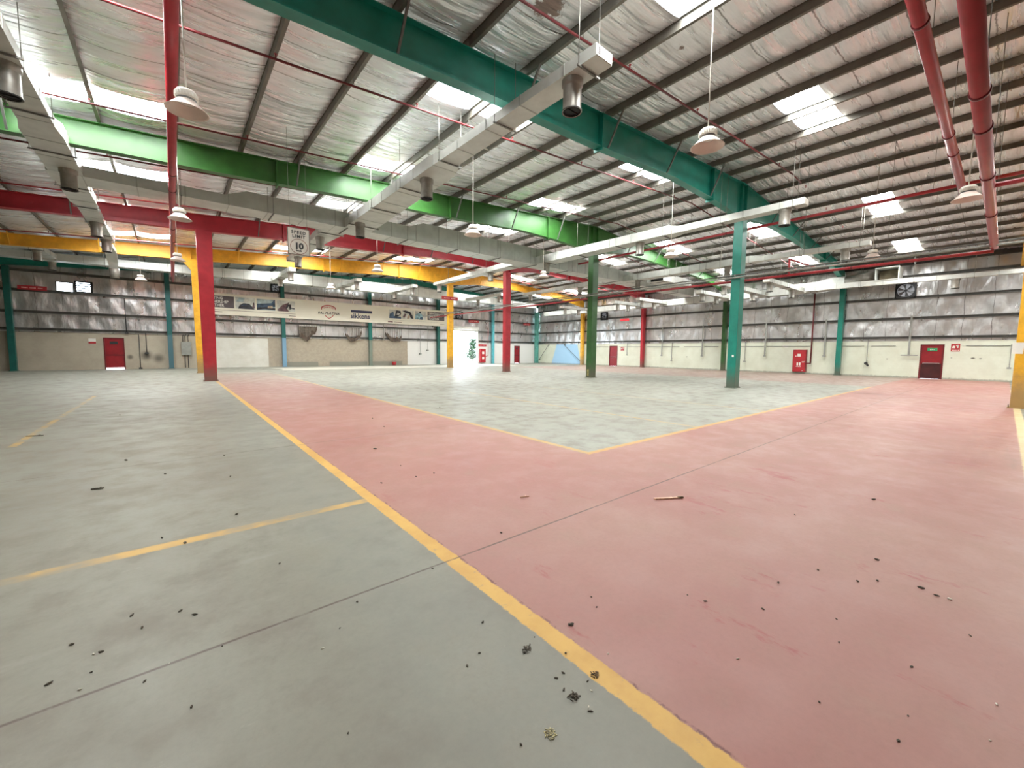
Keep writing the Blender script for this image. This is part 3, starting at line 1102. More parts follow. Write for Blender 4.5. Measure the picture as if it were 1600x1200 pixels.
def make_duct(name, label, axis, st, outlets=(), seams=1.25, hang=2.5, cap=None, mat=None, group=None, out_r=0.18):
    st = sorted(st)
    mid = at(st, (st[0][0] + st[-1][0]) / 2)
    if axis == 'y':
        loc = ((mid[1] + mid[2]) / 2, mid[0], mid[3])
    else:
        loc = (mid[0], (mid[1] + mid[2]) / 2, mid[3])
    r = thing(name, label, 'air duct', loc, group)
    bm = nb()
    (duct_y if axis == 'y' else duct_x)(bm, st)
    nf0 = len(bm.faces)
    # sheet joints
    p = st[0][0] + seams * 0.6
    while p < st[-1][0] - 0.2:
        q = at(st, p)
        e = 0.008
        s = (p, q[1] - e, q[2] + e, q[3] - e, q[4] + e)
        s2 = (p + 0.03,) + s[1:]
        (duct_y if axis == 'y' else duct_x)(bm, [s, s2])
        p += seams
    bm.faces.ensure_lookup_table()
    for f in bm.faces[nf0:]:
        f.material_index = 1
    obj('duct_body', bm, [mat or DUCT, DUCTS], r)
    # trapeze hangers
    p = st[0][0] + 0.35
    while p < st[-1][0] - 0.2:
        bm = nb()
        q = at(st, p)
        a, b = q[1] - 0.05, q[2] + 0.05
        for u in (a, b):
            X, Yy = (u, p) if axis == 'y' else (p, u)
            zt = zroof(X) - 0.03
            cyl(bm, (X, Yy, q[3] - 0.05), (X, Yy, zt), 0.008, 0.008, 5)
        if axis == 'y':
            bar(bm, (a - 0.03, p, q[3] - 0.025), (b + 0.03, p, q[3] - 0.025), 0.035, 0.03)
        else:
            bar(bm, (p, a - 0.03, q[3] - 0.025), (p, b + 0.03, q[3] - 0.025), 0.035, 0.03)
        obj('hanger', bm, ROD, r)
        p += hang
    for (p, off) in outlets:
        q = at(st, p)
        cx = (q[1] + q[2]) / 2 + off
        if axis == 'y':
            add_spout(r, cx, p, q[3], r=out_r)
        else:
            add_spout(r, p, cx, q[3], r=out_r)
    if cap is not None:
        q = at(st, st[0][0])
        bm = nb()
        if axis == 'y':
            box(bm, q[1] + 0.01, q[2] - 0.01, q[0] - 0.012, q[0], q[3] + 0.01, q[4] - 0.01)
            bmesh.ops.bevel(bm, geom=list(bm.edges), offset=0.004, segments=1, affect='EDGES')
        else:
            box(bm, q[0] - 0.012, q[0], q[1] + 0.01, q[2] - 0.01, q[3] + 0.01, q[4] - 0.01)
        e = obj('end_cap', bm, WHITE, r)
        if cap == 'text':
            bm = nb()
            for k in range(4):
                box(bm, q[1] + 0.06, q[1] + 0.11, q[0] - 0.018, q[0] - 0.012, q[3] + 0.05 + k * 0.03, q[3] + 0.068 + k * 0.03)
            obj('stencil_marks', bm, GREYBOX, e)
    return r


ZD = 6.87
make_duct('main_duct', 'long grey main duct crossing the hall behind the green beam', 'x',
          [(-2.7, 18.6, 19.65, ZD, 7.2), (1.7, 18.6, 19.65, ZD, 7.22), (2.4, 18.6, 19.65, ZD, 7.5), (9.0, 18.6, 19.65, ZD, 7.52), (9.7, 18.6, 19.65, ZD, 7.8), (22.5, 18.6, 19.65, ZD, 7.84), (23.5, 18.6, 19.65, ZD, 7.7), (37.0, 18.6, 19.65, 6.8, 7.5)], hang=2.8)
make_duct('branch_duct', 'pale branch duct hanging over the viewer at the top left', 'y',
          [(1.5, -2.45, -1.95, ZD, 7.1), (12.0, -2.5, -1.95, ZD, 7.1), (15.0, -2.55, -1.95, ZD, 7.1), (15.6, -2.65, -1.9, ZD, 7.22), (18.59, -2.65, -1.9, ZD, 7.22)], [(6.0, 0), (12.3, 0.05), (18.2, 0.1)], cap='plain')
make_duct('branch_duct', 'pale branch duct with a white end plate, nearest in the middle', 'y',
          [(5.0, 6.02, 6.48, ZD, 7.08), (6.6, 5.98, 6.48, ZD, 7.08), (10.2, 5.95, 6.5, ZD, 7.1), (11.0, 5.93, 6.8, ZD, 7.2), (18.59, 5.95, 7.1, ZD, 7.24)], [(5.75, 0.0), (11.8, -0.1), (17.6, -0.25)], cap='text')
make_duct('branch_duct', 'pale branch duct passing in front of the teal column', 'y',
          [(4.85, 17.3, 17.75, ZD, 7.1), (9.5, 17.3, 17.75, ZD, 7.14), (10.0, 17.25, 17.95, ZD, 7.26), (18.59, 17.15, 18.0, ZD, 7.3)], [(5.5, 0), (11.6, 0), (18.0, 0)], cap='plain')
make_duct('branch_duct', 'pale branch duct behind the teal column, right of it', 'y',
          [(4.5, 26.0, 26.4, ZD, 7.1), (9.2, 26.0, 26.4, ZD, 7.12), (9.8, 26.0, 26.7, ZD, 7.24), (18.59, 26.2, 27.0, ZD, 7.3)], [(5.45, 0), (11.2, 0), (17.6, 0)], cap='plain')
make_duct('branch_duct', 'pale branch duct beyond the main duct at the far left', 'y',
          [(19.66, -2.65, -1.95, ZD, 7.18), (22.0, -2.65, -1.95, ZD, 7.18), (22.6, -2.55, -2.0, ZD, 7.08), (29.2, -2.55, -2.05, ZD, 7.08)], [(25.0, 0), (28.6, 0)])
make_duct('branch_duct', 'pale branch duct beyond the main duct behind the speed sign', 'y',
          [(19.66, 5.3, 6.3, ZD, 7.2), (22.0, 5.4, 6.1, ZD, 7.15), (28.0, 5.5, 5.95, ZD, 7.08)], [(21.0, -0.2), (26.2, 0)])
make_duct('branch_duct', 'pale branch duct beyond the main duct left of the thin red column', 'y',
          [(19.66, 16.3, 17.2, ZD, 7.2), (23.0, 16.4, 17.0, ZD, 7.15), (30.0, 16.5, 16.95, ZD, 7.08)], [(22.5, 0), (29.4, 0)])
make_duct('branch_duct', 'pale branch duct beyond the main duct right of the thin red column', 'y',
          [(19.66, 25.6, 26.5, ZD, 7.2), (23.0, 25.6, 26.2, ZD, 7.15), (29.5, 25.7, 26.1, ZD, 7.08)], [(22.6, 0), (28.6, 0)])
# turned down end beyond the far left branch
e = thing('duct_elbow', 'pale duct elbow turning down at the far left branch end', 'air duct', (-2.0, 33.6, 6.9))
bm = nb()
duct_y(bm, [(31.0, -2.75, -2.25, 6.95, 7.15), (33.0, -2.75, -2.25, 6.95, 7.15), (33.8, -2.72, -2.28, 6.6, 7.0), (34.2, -2.68, -2.32, 6.2, 6.6)])
obj('elbow', bm, DUCT, e)
bm = nb()
cyl(bm, (-2.5, 34.2, 6.3), (-2.5, 34.3, 5.75), 0.24, 0.2, 14)
obj('boot', bm, SPOUT, e)
bm = nb()
for q in (31.5, 33.2):
    cyl(bm, (-2.8, q, 7.0), (-2.8, q, zpur(-2.8) + 0.15), 0.008, 0.008, 5)
    cyl(bm, (-2.2, q, 7.0), (-2.2, q, zpur(-2.2) + 0.15), 0.008, 0.008, 5)
obj('hanger', bm, ROD, e)

# open ended box plenum hanging under the green beam
pb = thing('plenum_box', 'pale box plenum with a black open end under the green beam, far right', 'air duct', (29.3, 16.65, 6.76))
bm = nb()
box(bm, 27.3, 31.4, 16.0, 17.3, 6.76, 7.27)
for f in [f for f in bm.faces if abs(f.calc_center_median().x - 27.3) < 1e-3]:
    bm.faces.remove(f)
obj('casing', bm, DUCT, pb)
bm = nb()
box(bm, 27.8, 27.82, 16.02, 17.28, 6.78, 7.25)
obj('dark_opening', bm, BLACK, pb)  # black sheet stands in for the shade inside the open end
for hx in (27.8, 30.9):
    for hy in (15.96, 17.34):
        bm = nb()
        cyl(bm, (hx, hy, 6.74), (hx, hy, zroof(hx) - 0.03), 0.008, 0.008, 5)
        bar(bm, (hx, hy, 6.745), (hx, 16.65, 6.745), 0.035, 0.03)
        obj('hanger', bm, ROD, pb)

# duct along the far gable wall
make_duct('main_duct', 'long pinkish white duct along the top of the far wall', 'x',
          [(-10, 38.6, 39.4, 7.03, 7.42), (-1.0, 38.6, 39.4, 7.05, 7.55), (6.3, 38.6, 39.4, 7.07, 7.85), (7.0, 38.6, 39.4, 7.07, 7.95), (16, 38.6, 39.4, 7.1, 7.98), (24, 38.6, 39.4, 7.1, 7.9), (36, 38.6, 39.4, 7.1, 7.6)], hang=3.2)
for (x, ye, l) in ((-5.75, 35.2, 'short duct stub reaching out from the far wall duct, leftmost'), (6.75, 32.6, 'short duct stub reaching from the far wall duct above the banner left'),
                   (11.8, 33.6, 'short duct stub reaching from the far wall duct above the banner middle'), (16.6, 33.4, 'short duct stub with an open port above the banner right'),
                   (25.6, 32.4, 'short duct stub reaching from the far wall duct above the roller doorway')):
    make_duct('duct_stub', l, 'y', [(ye, x - 0.22, x + 0.22, 7.1, 7.36), (38.59, x - 0.35, x + 0.35, 7.1, 7.4)], [(ye + 0.6, 0), (ye + 4.3, 0)], cap='plain', hang=3.0)

# duct along the right wall with its stubs, thin tail and intake
wd = make_duct('main_duct', 'white duct running along the top of the right wall', 'y',
               [(9.3, 37.2, 37.95, 6.25, 6.95), (11.5, 37.2, 37.95, 6.22, 6.95), (12.5, 37.2, 37.9, 6.2, 6.75), (22, 37.2, 37.9, 6.15, 6.72), (38.5, 37.2, 37.9, 6.15, 6.65)], hang=3.0)
bm = nb()
duct_y(bm, [(8.3, 37.25, 38.0, 6.35, 7.15), (9.3, 37.2, 37.95, 6.25, 6.95)])
duct_y(bm, [(7.7, 37.3, 38.0, 6.4, 7.15), (8.3, 37.25, 38.0, 6.35, 7.15)])
obj('transition', bm, DUCT, wd)
bm = nb()
cyl(bm, (37.7, 7.7, 6.8), (37.7, 5.9, 6.95), 0.4, 0.4, 20)
obj('round_connector', bm, SPOUT, wd)
bm = nb()
box(bm, 36.7, 38.3, 4.75, 5.95, 6.55, 7.4)
for f in [f for f in bm.faces if abs(f.calc_center_median().x - 36.7) < 1e-3]:
    bm.faces.remove(f)
ib = obj('intake_box', bm, DUCT, wd)
for md in (ib,):
    s = md.modifiers.new('thick', 'SOLIDIFY')
    s.thickness = 0.06
bm = nb()
box(bm, 37.6, 37.63, 4.85, 5.85, 6.65, 7.3)
obj('inner_filter', bm, paint('dusty_filter', srgb(112, 102, 82), 0.9, 0, 0.15), ib)
bm = on_right(text_bm('AU', 0.34, 0.012), 37.22, 9.15, 6.48)
obj('stencil', bm, INK, wd)
make_duct('duct_tail', 'thin white duct along the right wall towards the viewer', 'y',
          [(-1.5, 36.75, 37.1, 6.24, 6.46), (3.0, 36.75, 37.1, 6.25, 6.52), (8.5, 36.75, 37.15, 6.27, 6.66), (9.9, 36.75, 37.18, 6.27, 6.66)], [(2.2, 0)], hang=2.6, cap='plain')
for (y, xe, l) in ((10.35, 30.3, 'duct stub from the right wall duct, nearest of its stubs'), (13.0, 29.6, 'duct stub from the right wall duct, second nearest of its stubs'),
                   (15.8, 32.2, 'duct stub from the right wall duct, third nearest of its stubs'), (21.6, 32.7, 'duct stub from the right wall duct left of the red wall column'),
                   (24.5, 33.0, 'duct stub from the right wall duct near the hanging red sign'), (31.0, 32.5, 'duct stub from the right wall duct nearest the far corner')):
    make_duct('duct_stub', l, 'x', [(xe, y - 0.2, y + 0.2, 6.3, 6.55), (37.19, y - 0.3, y + 0.3, 6.3, 6.6)], [(xe + 0.7, 0), (35.4, 0)], cap='plain', hang=3.2)

# ------------------------------------------------------------------ red fire pipes
def pipe(name, label, pts, r, rings=(), mat=PIPE_RED, cat='pipe', group=None, seg=14, hang=(), ringmat=DARK_RED):
    o = thing(name, label, cat, pts[0], group)
    bm = nb()
    tube(bm, pts, r, seg)
    obj('pipe_run', bm, mat, o)
    if rings:
        for (a, b) in rings:
            bm = nb()
            cyl(bm, a, b, r * 1.16, r * 1.16, seg)
            obj('coupling', bm, ringmat, o)
    for (x, y, z) in hang:
        bm = nb()
        cyl(bm, (x, y, z), (x, y, zroof(x) - 0.03), 0.007, 0.007, 5)
        obj('hanger', bm, ROD, o)
    return o


def ringx(x, y, z): return ((x - 0.03, y, z), (x + 0.03, y, z))
def ringy(x, y, z): return ((x, y - 0.03, z), (x, y + 0.03, z))


pipe('fire_main_pipe', 'thick red fire pipe at the top right ending by the white lamp', [(4.0, 1.24, 7.0), (20.8, 1.24, 7.0), (20.8, 1.24, 7.38)], 0.1,
     [ringx(x, 1.24, 7.0) for x in (9.6, 14.9, 16.3)], hang=[(x, 1.24, 7.1) for x in (6, 11, 15.5)])
pipe('fire_main_pipe', 'thick red fire pipe at the far top right running lower to the wall', [(2.5, 0.44, 5.05), (20.3, 0.44, 5.05)], 0.092,
     [ringx(x, 0.44, 5.05) for x in (8.3, 9.6, 12.2, 15.5)], hang=[(x, 0.44, 5.14) for x in (4, 9, 14, 18)])
pipe('fire_main_pipe', 'thick red fire pipe at the top left running into the distance', [(0.2, 2.0, 6.6), (0.2, 40.0, 6.6)], 0.093,
     [ringy(0.2, y, 6.6) for y in (11.4, 15.6, 17.2, 22.5, 25.2, 31)], hang=[(0.2, y, 6.69) for y in (6, 10, 14.5, 20, 26, 32)])
pipe('fire_feed_pipe', 'red feed pipe crossing the right half of the roof above the ducts', [(20.9, -6, 7.38), (20.9, 18.4, 7.38)], 0.06, [ringy(20.9, y, 7.38) for y in (3, 9, 14)], hang=[(20.9, y, 7.43) for y in (2, 6.5, 12)])
pipe('fire_feed_pipe', 'red pipe tee leaving the lower thick pipe at the right edge', [(13.0, 0.44, 5.05), (13.0, -4.0, 5.05)], 0.05, hang=[(13.0, -2, 5.1)])
pipe('fire_feed_pipe', 'long red pipe running beside two grey conduits behind the columns', [(20.33, 0.44, 4.93), (20.33, 37.5, 4.93)], 0.055, [ringy(20.33, y, 4.93) for y in (4, 12, 21)], hang=[(20.33, y, 5.0) for y in (3, 5.6, 10.5, 18, 27)])
pipe('sprinkler_pipe', 'short red pipe drop tee above the grey conduits near the teal column', [(20.33, 6.1, 4.95), (20.33, 6.1, 5.6), (24.0, 6.1, 5.75)], 0.04)
SPK = [(6.05, 'nearest the viewer'), (10.35, 'second, just past the teal beam'), (14.7, 'third, before the green beam'), (18.3, 'fourth, past the green beam'), (22.9, 'fifth, before the red beam'), (26.85, 'sixth, past the red beam'), (31.3, 'seventh, before the yellow beam'), (35.2, 'eighth, past the yellow beam')]
for (y, l) in SPK:
    x0_, x1_ = (-8.5, 37.0) if y > 7 else (-8.5, 21.0)
    o = pipe('sprinkler_pipe', 'thin dark red sprinkler pipe under the purlins, %s' % l, [(x0_, y, zpur(x0_) - 0.2), (20, y, zpur(20) - 0.2), (x1_, y, zpur(x1_) - 0.2)], 0.027, mat=DARK_RED if y < 20 else PIPE_RED, seg=8,
             hang=[(20 + PS * k, y, zpur(20 + PS * k) - 0.2) for k in range(-16, 11, 2)])
    for k in range(-15, 11, 2):
        x = 20 + PS * k
        bm = nb()
        cyl(bm, (x, y, zpur(x) - 0.2), (x, y, zpur(x) - 0.09), 0.014, 0.014, 6)
        cyl(bm, (x, y, zpur(x) - 0.1), (x, y, zpur(x) - 0.09), 0.035, 0.035, 8)
        obj('sprinkler_head', bm, PIPE_RED, o)
# dark red riser and grey conduits
o = pipe('fire_riser_pipe', 'dark red riser pipe on the right wall feeding the hose cabinet', [(38.75, 9.75, 6.3), (38.75, 9.75, 0.85), (38.75, 10.1, 0.85)], 0.05, mat=DARK_RED)
for (dx, z, l) in ((-0.33, 5.1, 'upper grey conduit strapped across the free standing columns'), (-0.33, 5.0, 'lower grey conduit strapped across the free standing columns')):
    pipe('cable_conduit', l, [(19.67, -3, z), (19.67, 38, z)], 0.028 if z > 5.05 else 0.036, mat=CONDUIT if z < 5.05 else GIRT, cat='conduit', rings=[ringy(19.67, y, z) for y in (4.2, 8.0, 16.4, 24.8)], ringmat=CONDUIT)

# ------------------------------------------------------------------ high bay lamps
LAMPN = ['white bay lamp on a long cable right of the near white end plate', 'white bay lamp beside the thick red pipe at the right', 'white bay lamp in front of the thick red pipe at the top left',
         'white bay lamp in line with the left red pipe, over the red beam', 'white bay lamp in line with the left red pipe, under the yellow beam', 'white bay lamp hanging over the green beam near the middle',
         'small white bay lamp over the yellow beam near the banner', 'white bay lamp just under the pale branch duct left of the teal column', 'small white bay lamp by the duct elbow at far left',
         'small white bay lamp above the banner logos', 'white bay lamp half hidden by the conduits right of the teal column', 'small white bay lamp above the thin red column', 'white bay lamp just left of the teal column behind the conduits']
LAMPP = [(7.94, 3.85, 5.5), (15.42, 0.85, 5.5), (0.35, 8.85, 5.5), (0.33, 16.17, 5.5), (0.33, 23.72, 5.5), (7.92, 11.66, 5.5), (8.15, 20.57, 5.6), (15.68, 8.9, 5.5), (-1.32, 33.65, 5.7), (7.9, 27.67, 5.5), (21.84, 3.66, 5.5), (16.21, 16.85, 5.8), (23.82, 10.48, 5.6)]
def hook(bm, loc):
    px = 20 + PS * round((loc[0] - 20) / PS)
    zt = zpur(px) + 0.012 - loc[2]
    cyl(bm, (0, 0, 0.3), (0, 0, zt), 0.012, 0.012, 6)
    bar(bm, (-0.03 if px > loc[0] else 0.03, 0, zt), (px - loc[0], 0, zt), 0.03, 0.03)


def make_lamp(loc, label):
    r = thing('bay_lamp', label, 'lamp', loc, 'white bay lamps hanging from the roof')
    bm = nb()
    lathe(bm, [(0.29, -0.02), (0.298, -0.025), (0.29, -0.03), (0.13, 0.14), (0.125, 0.15)], 28)
    lathe(bm, [(0.285, -0.024), (0.12, 0.135)], 28)
    obj('shade', bm, LAMPS, r, local=True)
    bm = nb()
    lathe(bm, [(0.115, 0.14), (0.115, 0.165), (0.15, 0.17), (0.155, 0.25), (0.13, 0.29), (0.0, 0.3)], 24)
    for k in range(24):
        a = 2 * math.pi * k / 24
        bar(bm, (0.155 * math.cos(a), 0.155 * math.sin(a), 0.18), (0.155 * math.cos(a), 0.155 * math.sin(a), 0.25), 0.012, 0.012)
    obj('driver_housing', bm, LAMPW, r, local=True)
    bm = nb()
    lathe(bm, [(0.132, 0.12), (0.135, 0.165)], 24)
    obj('gasket_ring', bm, GIRT, r, local=True)
    bm = nb()
    hook(bm, loc)
    lathe(bm, [(0.0, 0.36), (0.03, 0.34), (0.03, 0.3), (0.0, 0.3)], 10)
    obj('cable', bm, CABLE, r, local=True)
    bm = nb()
    cyl(bm, (0, 0, 0.12), (0, 0, 0.125), 0.12, 0.12, 24)
    obj('lens', bm, WHITE, r, local=True)
    return r
lamp0 = make_lamp(LAMPP[0], LAMPN[0])
for p_, l in zip(LAMPP[1:], LAMPN[1:]):
    c = copy_tree(lamp0, p_, l)
    for ch in c.children:
        if ch.name.startswith('cable'):
            bm = nb()
            hook(bm, p_)
            me = bpy.data.meshes.new('cable')
            bm.to_mesh(me)
            bm.free()
            me.materials.append(CABLE)
            ch.data = me

# ------------------------------------------------------------------ speed limit sign
sg = thing('speed_sign', 'white speed limit 10 sign hanging over the red lane', 'sign', (3.1, 14.0, 4.48))
bm = nb()
box(bm, 2.79, 3.41, 13.99, 14.01, 4.47, 5.27)
obj('sign_board', bm, SIGNW, sg)
bm = nb()
for (a, b, c, d) in ((2.79, 3.41, 4.47, 4.485), (2.79, 3.41, 5.255, 5.27), (2.79, 2.81, 4.47, 5.27), (3.39, 3.41, 4.47, 5.27)):
    box(bm, a, b, 13.98, 13.99, c, d)
obj('frame', bm, paint('sign_frame', srgb(112, 96, 86), 0.6), sg)
bm = on_far(text_bm('SPEED', 0.125, 0.004, spacing=1.25, align='CENTER'), 3.1, 13.985, 5.1)
bm2 = on_far(text_bm('LIMIT', 0.125, 0.004, spacing=1.25, align='CENTER'), 3.1, 13.985, 4.98)
obj('word', bm, INK, sg)
obj('word', bm2, INK, sg)
obj('number', on_far(text_bm('10', 0.25, 0.012, align='CENTER'), 3.1, 13.985, 4.655), INK, sg)
obj('unit', on_far(text_bm('km/h', 0.075, 0.003, align='CENTER'), 3.1, 13.985, 4.575), INK, sg)
bm = nb()
for i in range(40):
    a, b = 2 * math.pi * i / 40, 2 * math.pi * (i + 1) / 40
    bar(bm, (3.1 + 0.235 * math.cos(a), 13.985, 4.72 + 0.222 * math.sin(a)), (3.1 + 0.235 * math.cos(b), 13.985, 4.72 + 0.222 * math.sin(b)), 0.006, 0.014)
obj('ring', bm, paint('sign_ring', srgb(118, 70, 58), 0.6), sg)
bm = nb()
for x in (2.86, 3.34):
    cyl(bm, (x, 14.0, 5.26), (x, 14.0, zroof(x) - 0.03), 0.004, 0.004, 5)
obj('wire', bm, ROD, sg)

# ------------------------------------------------------------------ banner
BY = 41.26
bn = thing('banner', 'long cream advertising banner with printed photos along the far wall', 'banner', (13, BY, 4.35))
bm = nb()
box(bm, 1.9, 24.4, BY, BY + 0.04, 4.36, 6.1)
obj('banner_sheet', bm, paint('banner_cream', srgb(226, 222, 206), 0.6, 0, 0.02, None, 0.5), bn)
BF = BY - 0.004
def rect(x0, x1, z0, z1, name, mat, d=0.004):
    bm = nb()
    box(bm, x0, x1, BY - d, BY, z0, z1)
    return obj(name, bm, mat, bn)
g1 = rect(1.95, 4.08, 4.95, 5.9, 'text_panel', GREYBOX)
for i, s in enumerate(('CREATING', 'PARTNERSHIP', 'TOGETHER')):
    obj('words', on_far(text_bm(s, 0.31, 0.006, stretch=0.86), 2.02, BF - 0.003, 5.61 - 0.29 * i), WHITE, g1)
g2 = rect(21.95, 24.08, 4.97, 5.9, 'text_panel', GREYBOX)
for i, s in enumerate(('CREATING', 'INNOVATION', 'TOGETHER')):
    obj('words', on_far(text_bm(s, 0.30, 0.006, stretch=0.86), 22.08, BF - 0.003, 5.61 - 0.29 * i), WHITE, g2)


def photo(x0, x1, z0, z1, base, shapes):
    o = rect(x0, x1, z0, z1, 'printed_photo', base)
    for k, (pts, mat) in enumerate(shapes):
        bm = nb()
        poly_extrude(bm, [(x0 + (x1 - x0) * a, z0 + (z1 - z0) * b) for a, b in pts], 'y', BF - 0.003 - 0.001 * k, BF + 0.001)
        obj('printed_shape', bm, mat, o)


PB1 = paint('print_pale_blue', srgb(176, 196, 200), 0.6, 0, 0.2, None, 2)
PB2 = paint('print_steel_blue', srgb(70, 92, 116), 0.6, 0, 0.3, None, 3)
PB3 = paint('print_charcoal', srgb(52, 54, 62), 0.6, 0, 0.3, None, 3)
PB4 = paint('print_plum', srgb(108, 84, 88), 0.6, 0, 0.3, None, 3)
PB5 = paint('print_sand', srgb(206, 186, 160), 0.6, 0, 0.2, None, 3)
PB6 = paint('print_cloud', srgb(206, 208, 200), 0.6, 0, 0.15, None, 2)
PB7 = paint('print_aqua', srgb(150, 186, 196), 0.6, 0, 0.3, None, 3)
photo(4.16, 5.56, 4.94, 5.9, PB6, [([(0.04, 0.6), (0.2, 0.95), (0.5, 0.98), (0.4, 0.6)], PB1), ([(0.12, 0), (0.2, 0.3), (0.4, 0.5), (0.7, 0.48), (0.85, 0.25), (0.97, 0)], PB3), ([(0.25, 0.25), (0.4, 0.42), (0.6, 0.4), (0.5, 0.3)], PB2), ([(0.85, 0.1), (0.9, 0.6), (0.97, 0.6), (0.98, 0.1)], PB4)])
photo(5.69, 7.08, 4.94, 5.88, PB1, [([(0, 0.55), (0.5, 0.62), (1, 0.75), (1, 0.35), (0, 0.15)], PB2), ([(0, 0.0), (0.4, 0.1), (1.0, 0.05), (1.0, 0.25), (0.5, 0.3), (0, 0.2)], PB3), ([(0.58, 0.2), (0.85, 0.22), (0.86, 0.45), (0.6, 0.42)], PB5), ([(0.75, 0.6), (0.95, 1.0), (1.0, 1.0), (1.0, 0.7)], PB2)])
photo(7.22, 8.66, 4.94, 5.88, PB6, [([(0, 0.1), (0.3, 0.6), (0.7, 0.9), (0.5, 0.4), (0.65, 0.0), (0.1, 0)], PB4), ([(0.45, 0.3), (0.6, 0.7), (0.78, 0.68), (0.78, 0.25), (0.68, 0.2), (0.66, 0.55), (0.55, 0.3)], PB3), ([(0.78, 0.4), (0.97, 0.35), (0.97, 0.25), (0.78, 0.3)], PB3)])
photo(17.5, 18.84, 4.92, 5.82, PB6, [([(0, 0), (0.05, 0.5), (0.35, 0.8), (0.4, 0.3), (1, 0.2), (1, 0)], PB2), ([(0.45, 0.2), (0.6, 0.95), (0.95, 0.9), (1, 0.55), (0.8, 0.3)], PB3), ([(0.6, 0.45), (0.7, 0.7), (0.92, 0.6), (0.8, 0.4)], PB6)])
photo(18.95, 20.28, 4.94, 5.85, PB6, [([(0.02, 0.9), (0.3, 0.98), (0.7, 0.85), (0.9, 0.4), (0.95, 0.05), (0.75, 0.1), (0.6, 0.6), (0.3, 0.7)], PB3), ([(0.05, 0.2), (0.2, 0.6), (0.35, 0.55), (0.2, 0.1)], PB4), ([(0.4, 0.05), (0.55, 0.5), (0.66, 0.3), (0.6, 0.05)], PB5)])
photo(20.42, 21.74, 4.95, 5.88, PB6, [([(0, 0.0), (0.05, 0.55), (0.3, 0.75), (0.65, 0.65), (0.75, 0.05)], PB7), ([(0.36, 0.75), (0.42, 0.95), (0.55, 0.92), (0.56, 0.72)], PB3), ([(0.4, 0.0), (0.5, 0.35), (0.7, 0.3), (0.72, 0.0)], PB2)])
rect(2.0, 8.68, 4.735, 4.765, 'rule_line', PB4)
rect(17.35, 24.1, 4.735, 4.765, 'rule_line', PB6)
rect(2.72, 3.25, 4.57, 4.62, 'small_print', PB4)
rect(8.15, 8.69, 4.54, 4.59, 'small_print', PB4)
rect(17.36, 17.9, 4.49, 4.62, 'small_print', PB4)
rect(17.98, 18.9, 4.53, 4.575, 'small_print', PB4)
rect(23.55, 24.1, 4.53, 4.575, 'small_print', PB4)
lg = rect(13.6, 15.7, 5.25, 5.5, 'logo_bar', NAVY)
obj('logo_word', on_far(text_bm('sikkens', 0.66, 0.016, stretch=1.0), 13.55, BF - 0.003, 4.71), NAVY, lg)
lb = nb()
for i in range(14):
    a, b = math.radians(25 + 130 * i / 14), math.radians(25 + 130 * (i + 1) / 14)
    bar(lb, (11.53 + 0.72 * math.cos(a), BF, 5.3 + 0.45 * math.sin(a)), (11.53 + 0.72 * math.cos(b), BF, 5.3 + 0.45 * math.sin(b)), 0.004, 0.1)
bar(lb, (10.93, BF, 5.5), (10.9, BF, 5.34), 0.004, 0.07)
bar(lb, (12.13, BF, 5.5), (12.18, BF, 5.34), 0.004, 0.07)
for (a, b) in (((11.18, 4.84), (11.33, 4.68)), ((11.33, 4.68), (11.55, 4.53)), ((11.55, 4.53), (11.8, 4.68)), ((11.8, 4.68), (11.95, 4.86))):
    bar(lb, (a[0], BF, a[1]), (b[0], BF, b[1]), 0.004, 0.07)
sh = obj('shield_logo', lb, INKR, bn)
lb = nb()
for i in range(6):
    a = math.radians(50 + 80 * i / 5)
    box(lb, 11.53 + 0.62 * math.cos(a) - 0.06, 11.53 + 0.62 * math.cos(a) + 0.06, BF - 0.002, BF, 5.22 + 0.3 * math.sin(a), 5.32 + 0.3 * math.sin(a))
obj('shield_lettering', lb, paint('ink_pink', srgb(206, 150, 146), 0.6), sh)
obj('logo_word', on_far(text_bm('PAL PLATINA', 0.31, 0.006, stretch=1.06, align='CENTER', shear=0.25), 11.53, BF - 0.003, 4.92), INK, sh)
bm = nb()
for x in (2.5, 7, 12, 16.5, 21, 24.1):
    cyl(bm, (x, BY + 0.02, 6.1), (x, BY + 0.02, 6.9), 0.006, 0.006, 5)
obj('tie_wire', bm, ROD, bn)

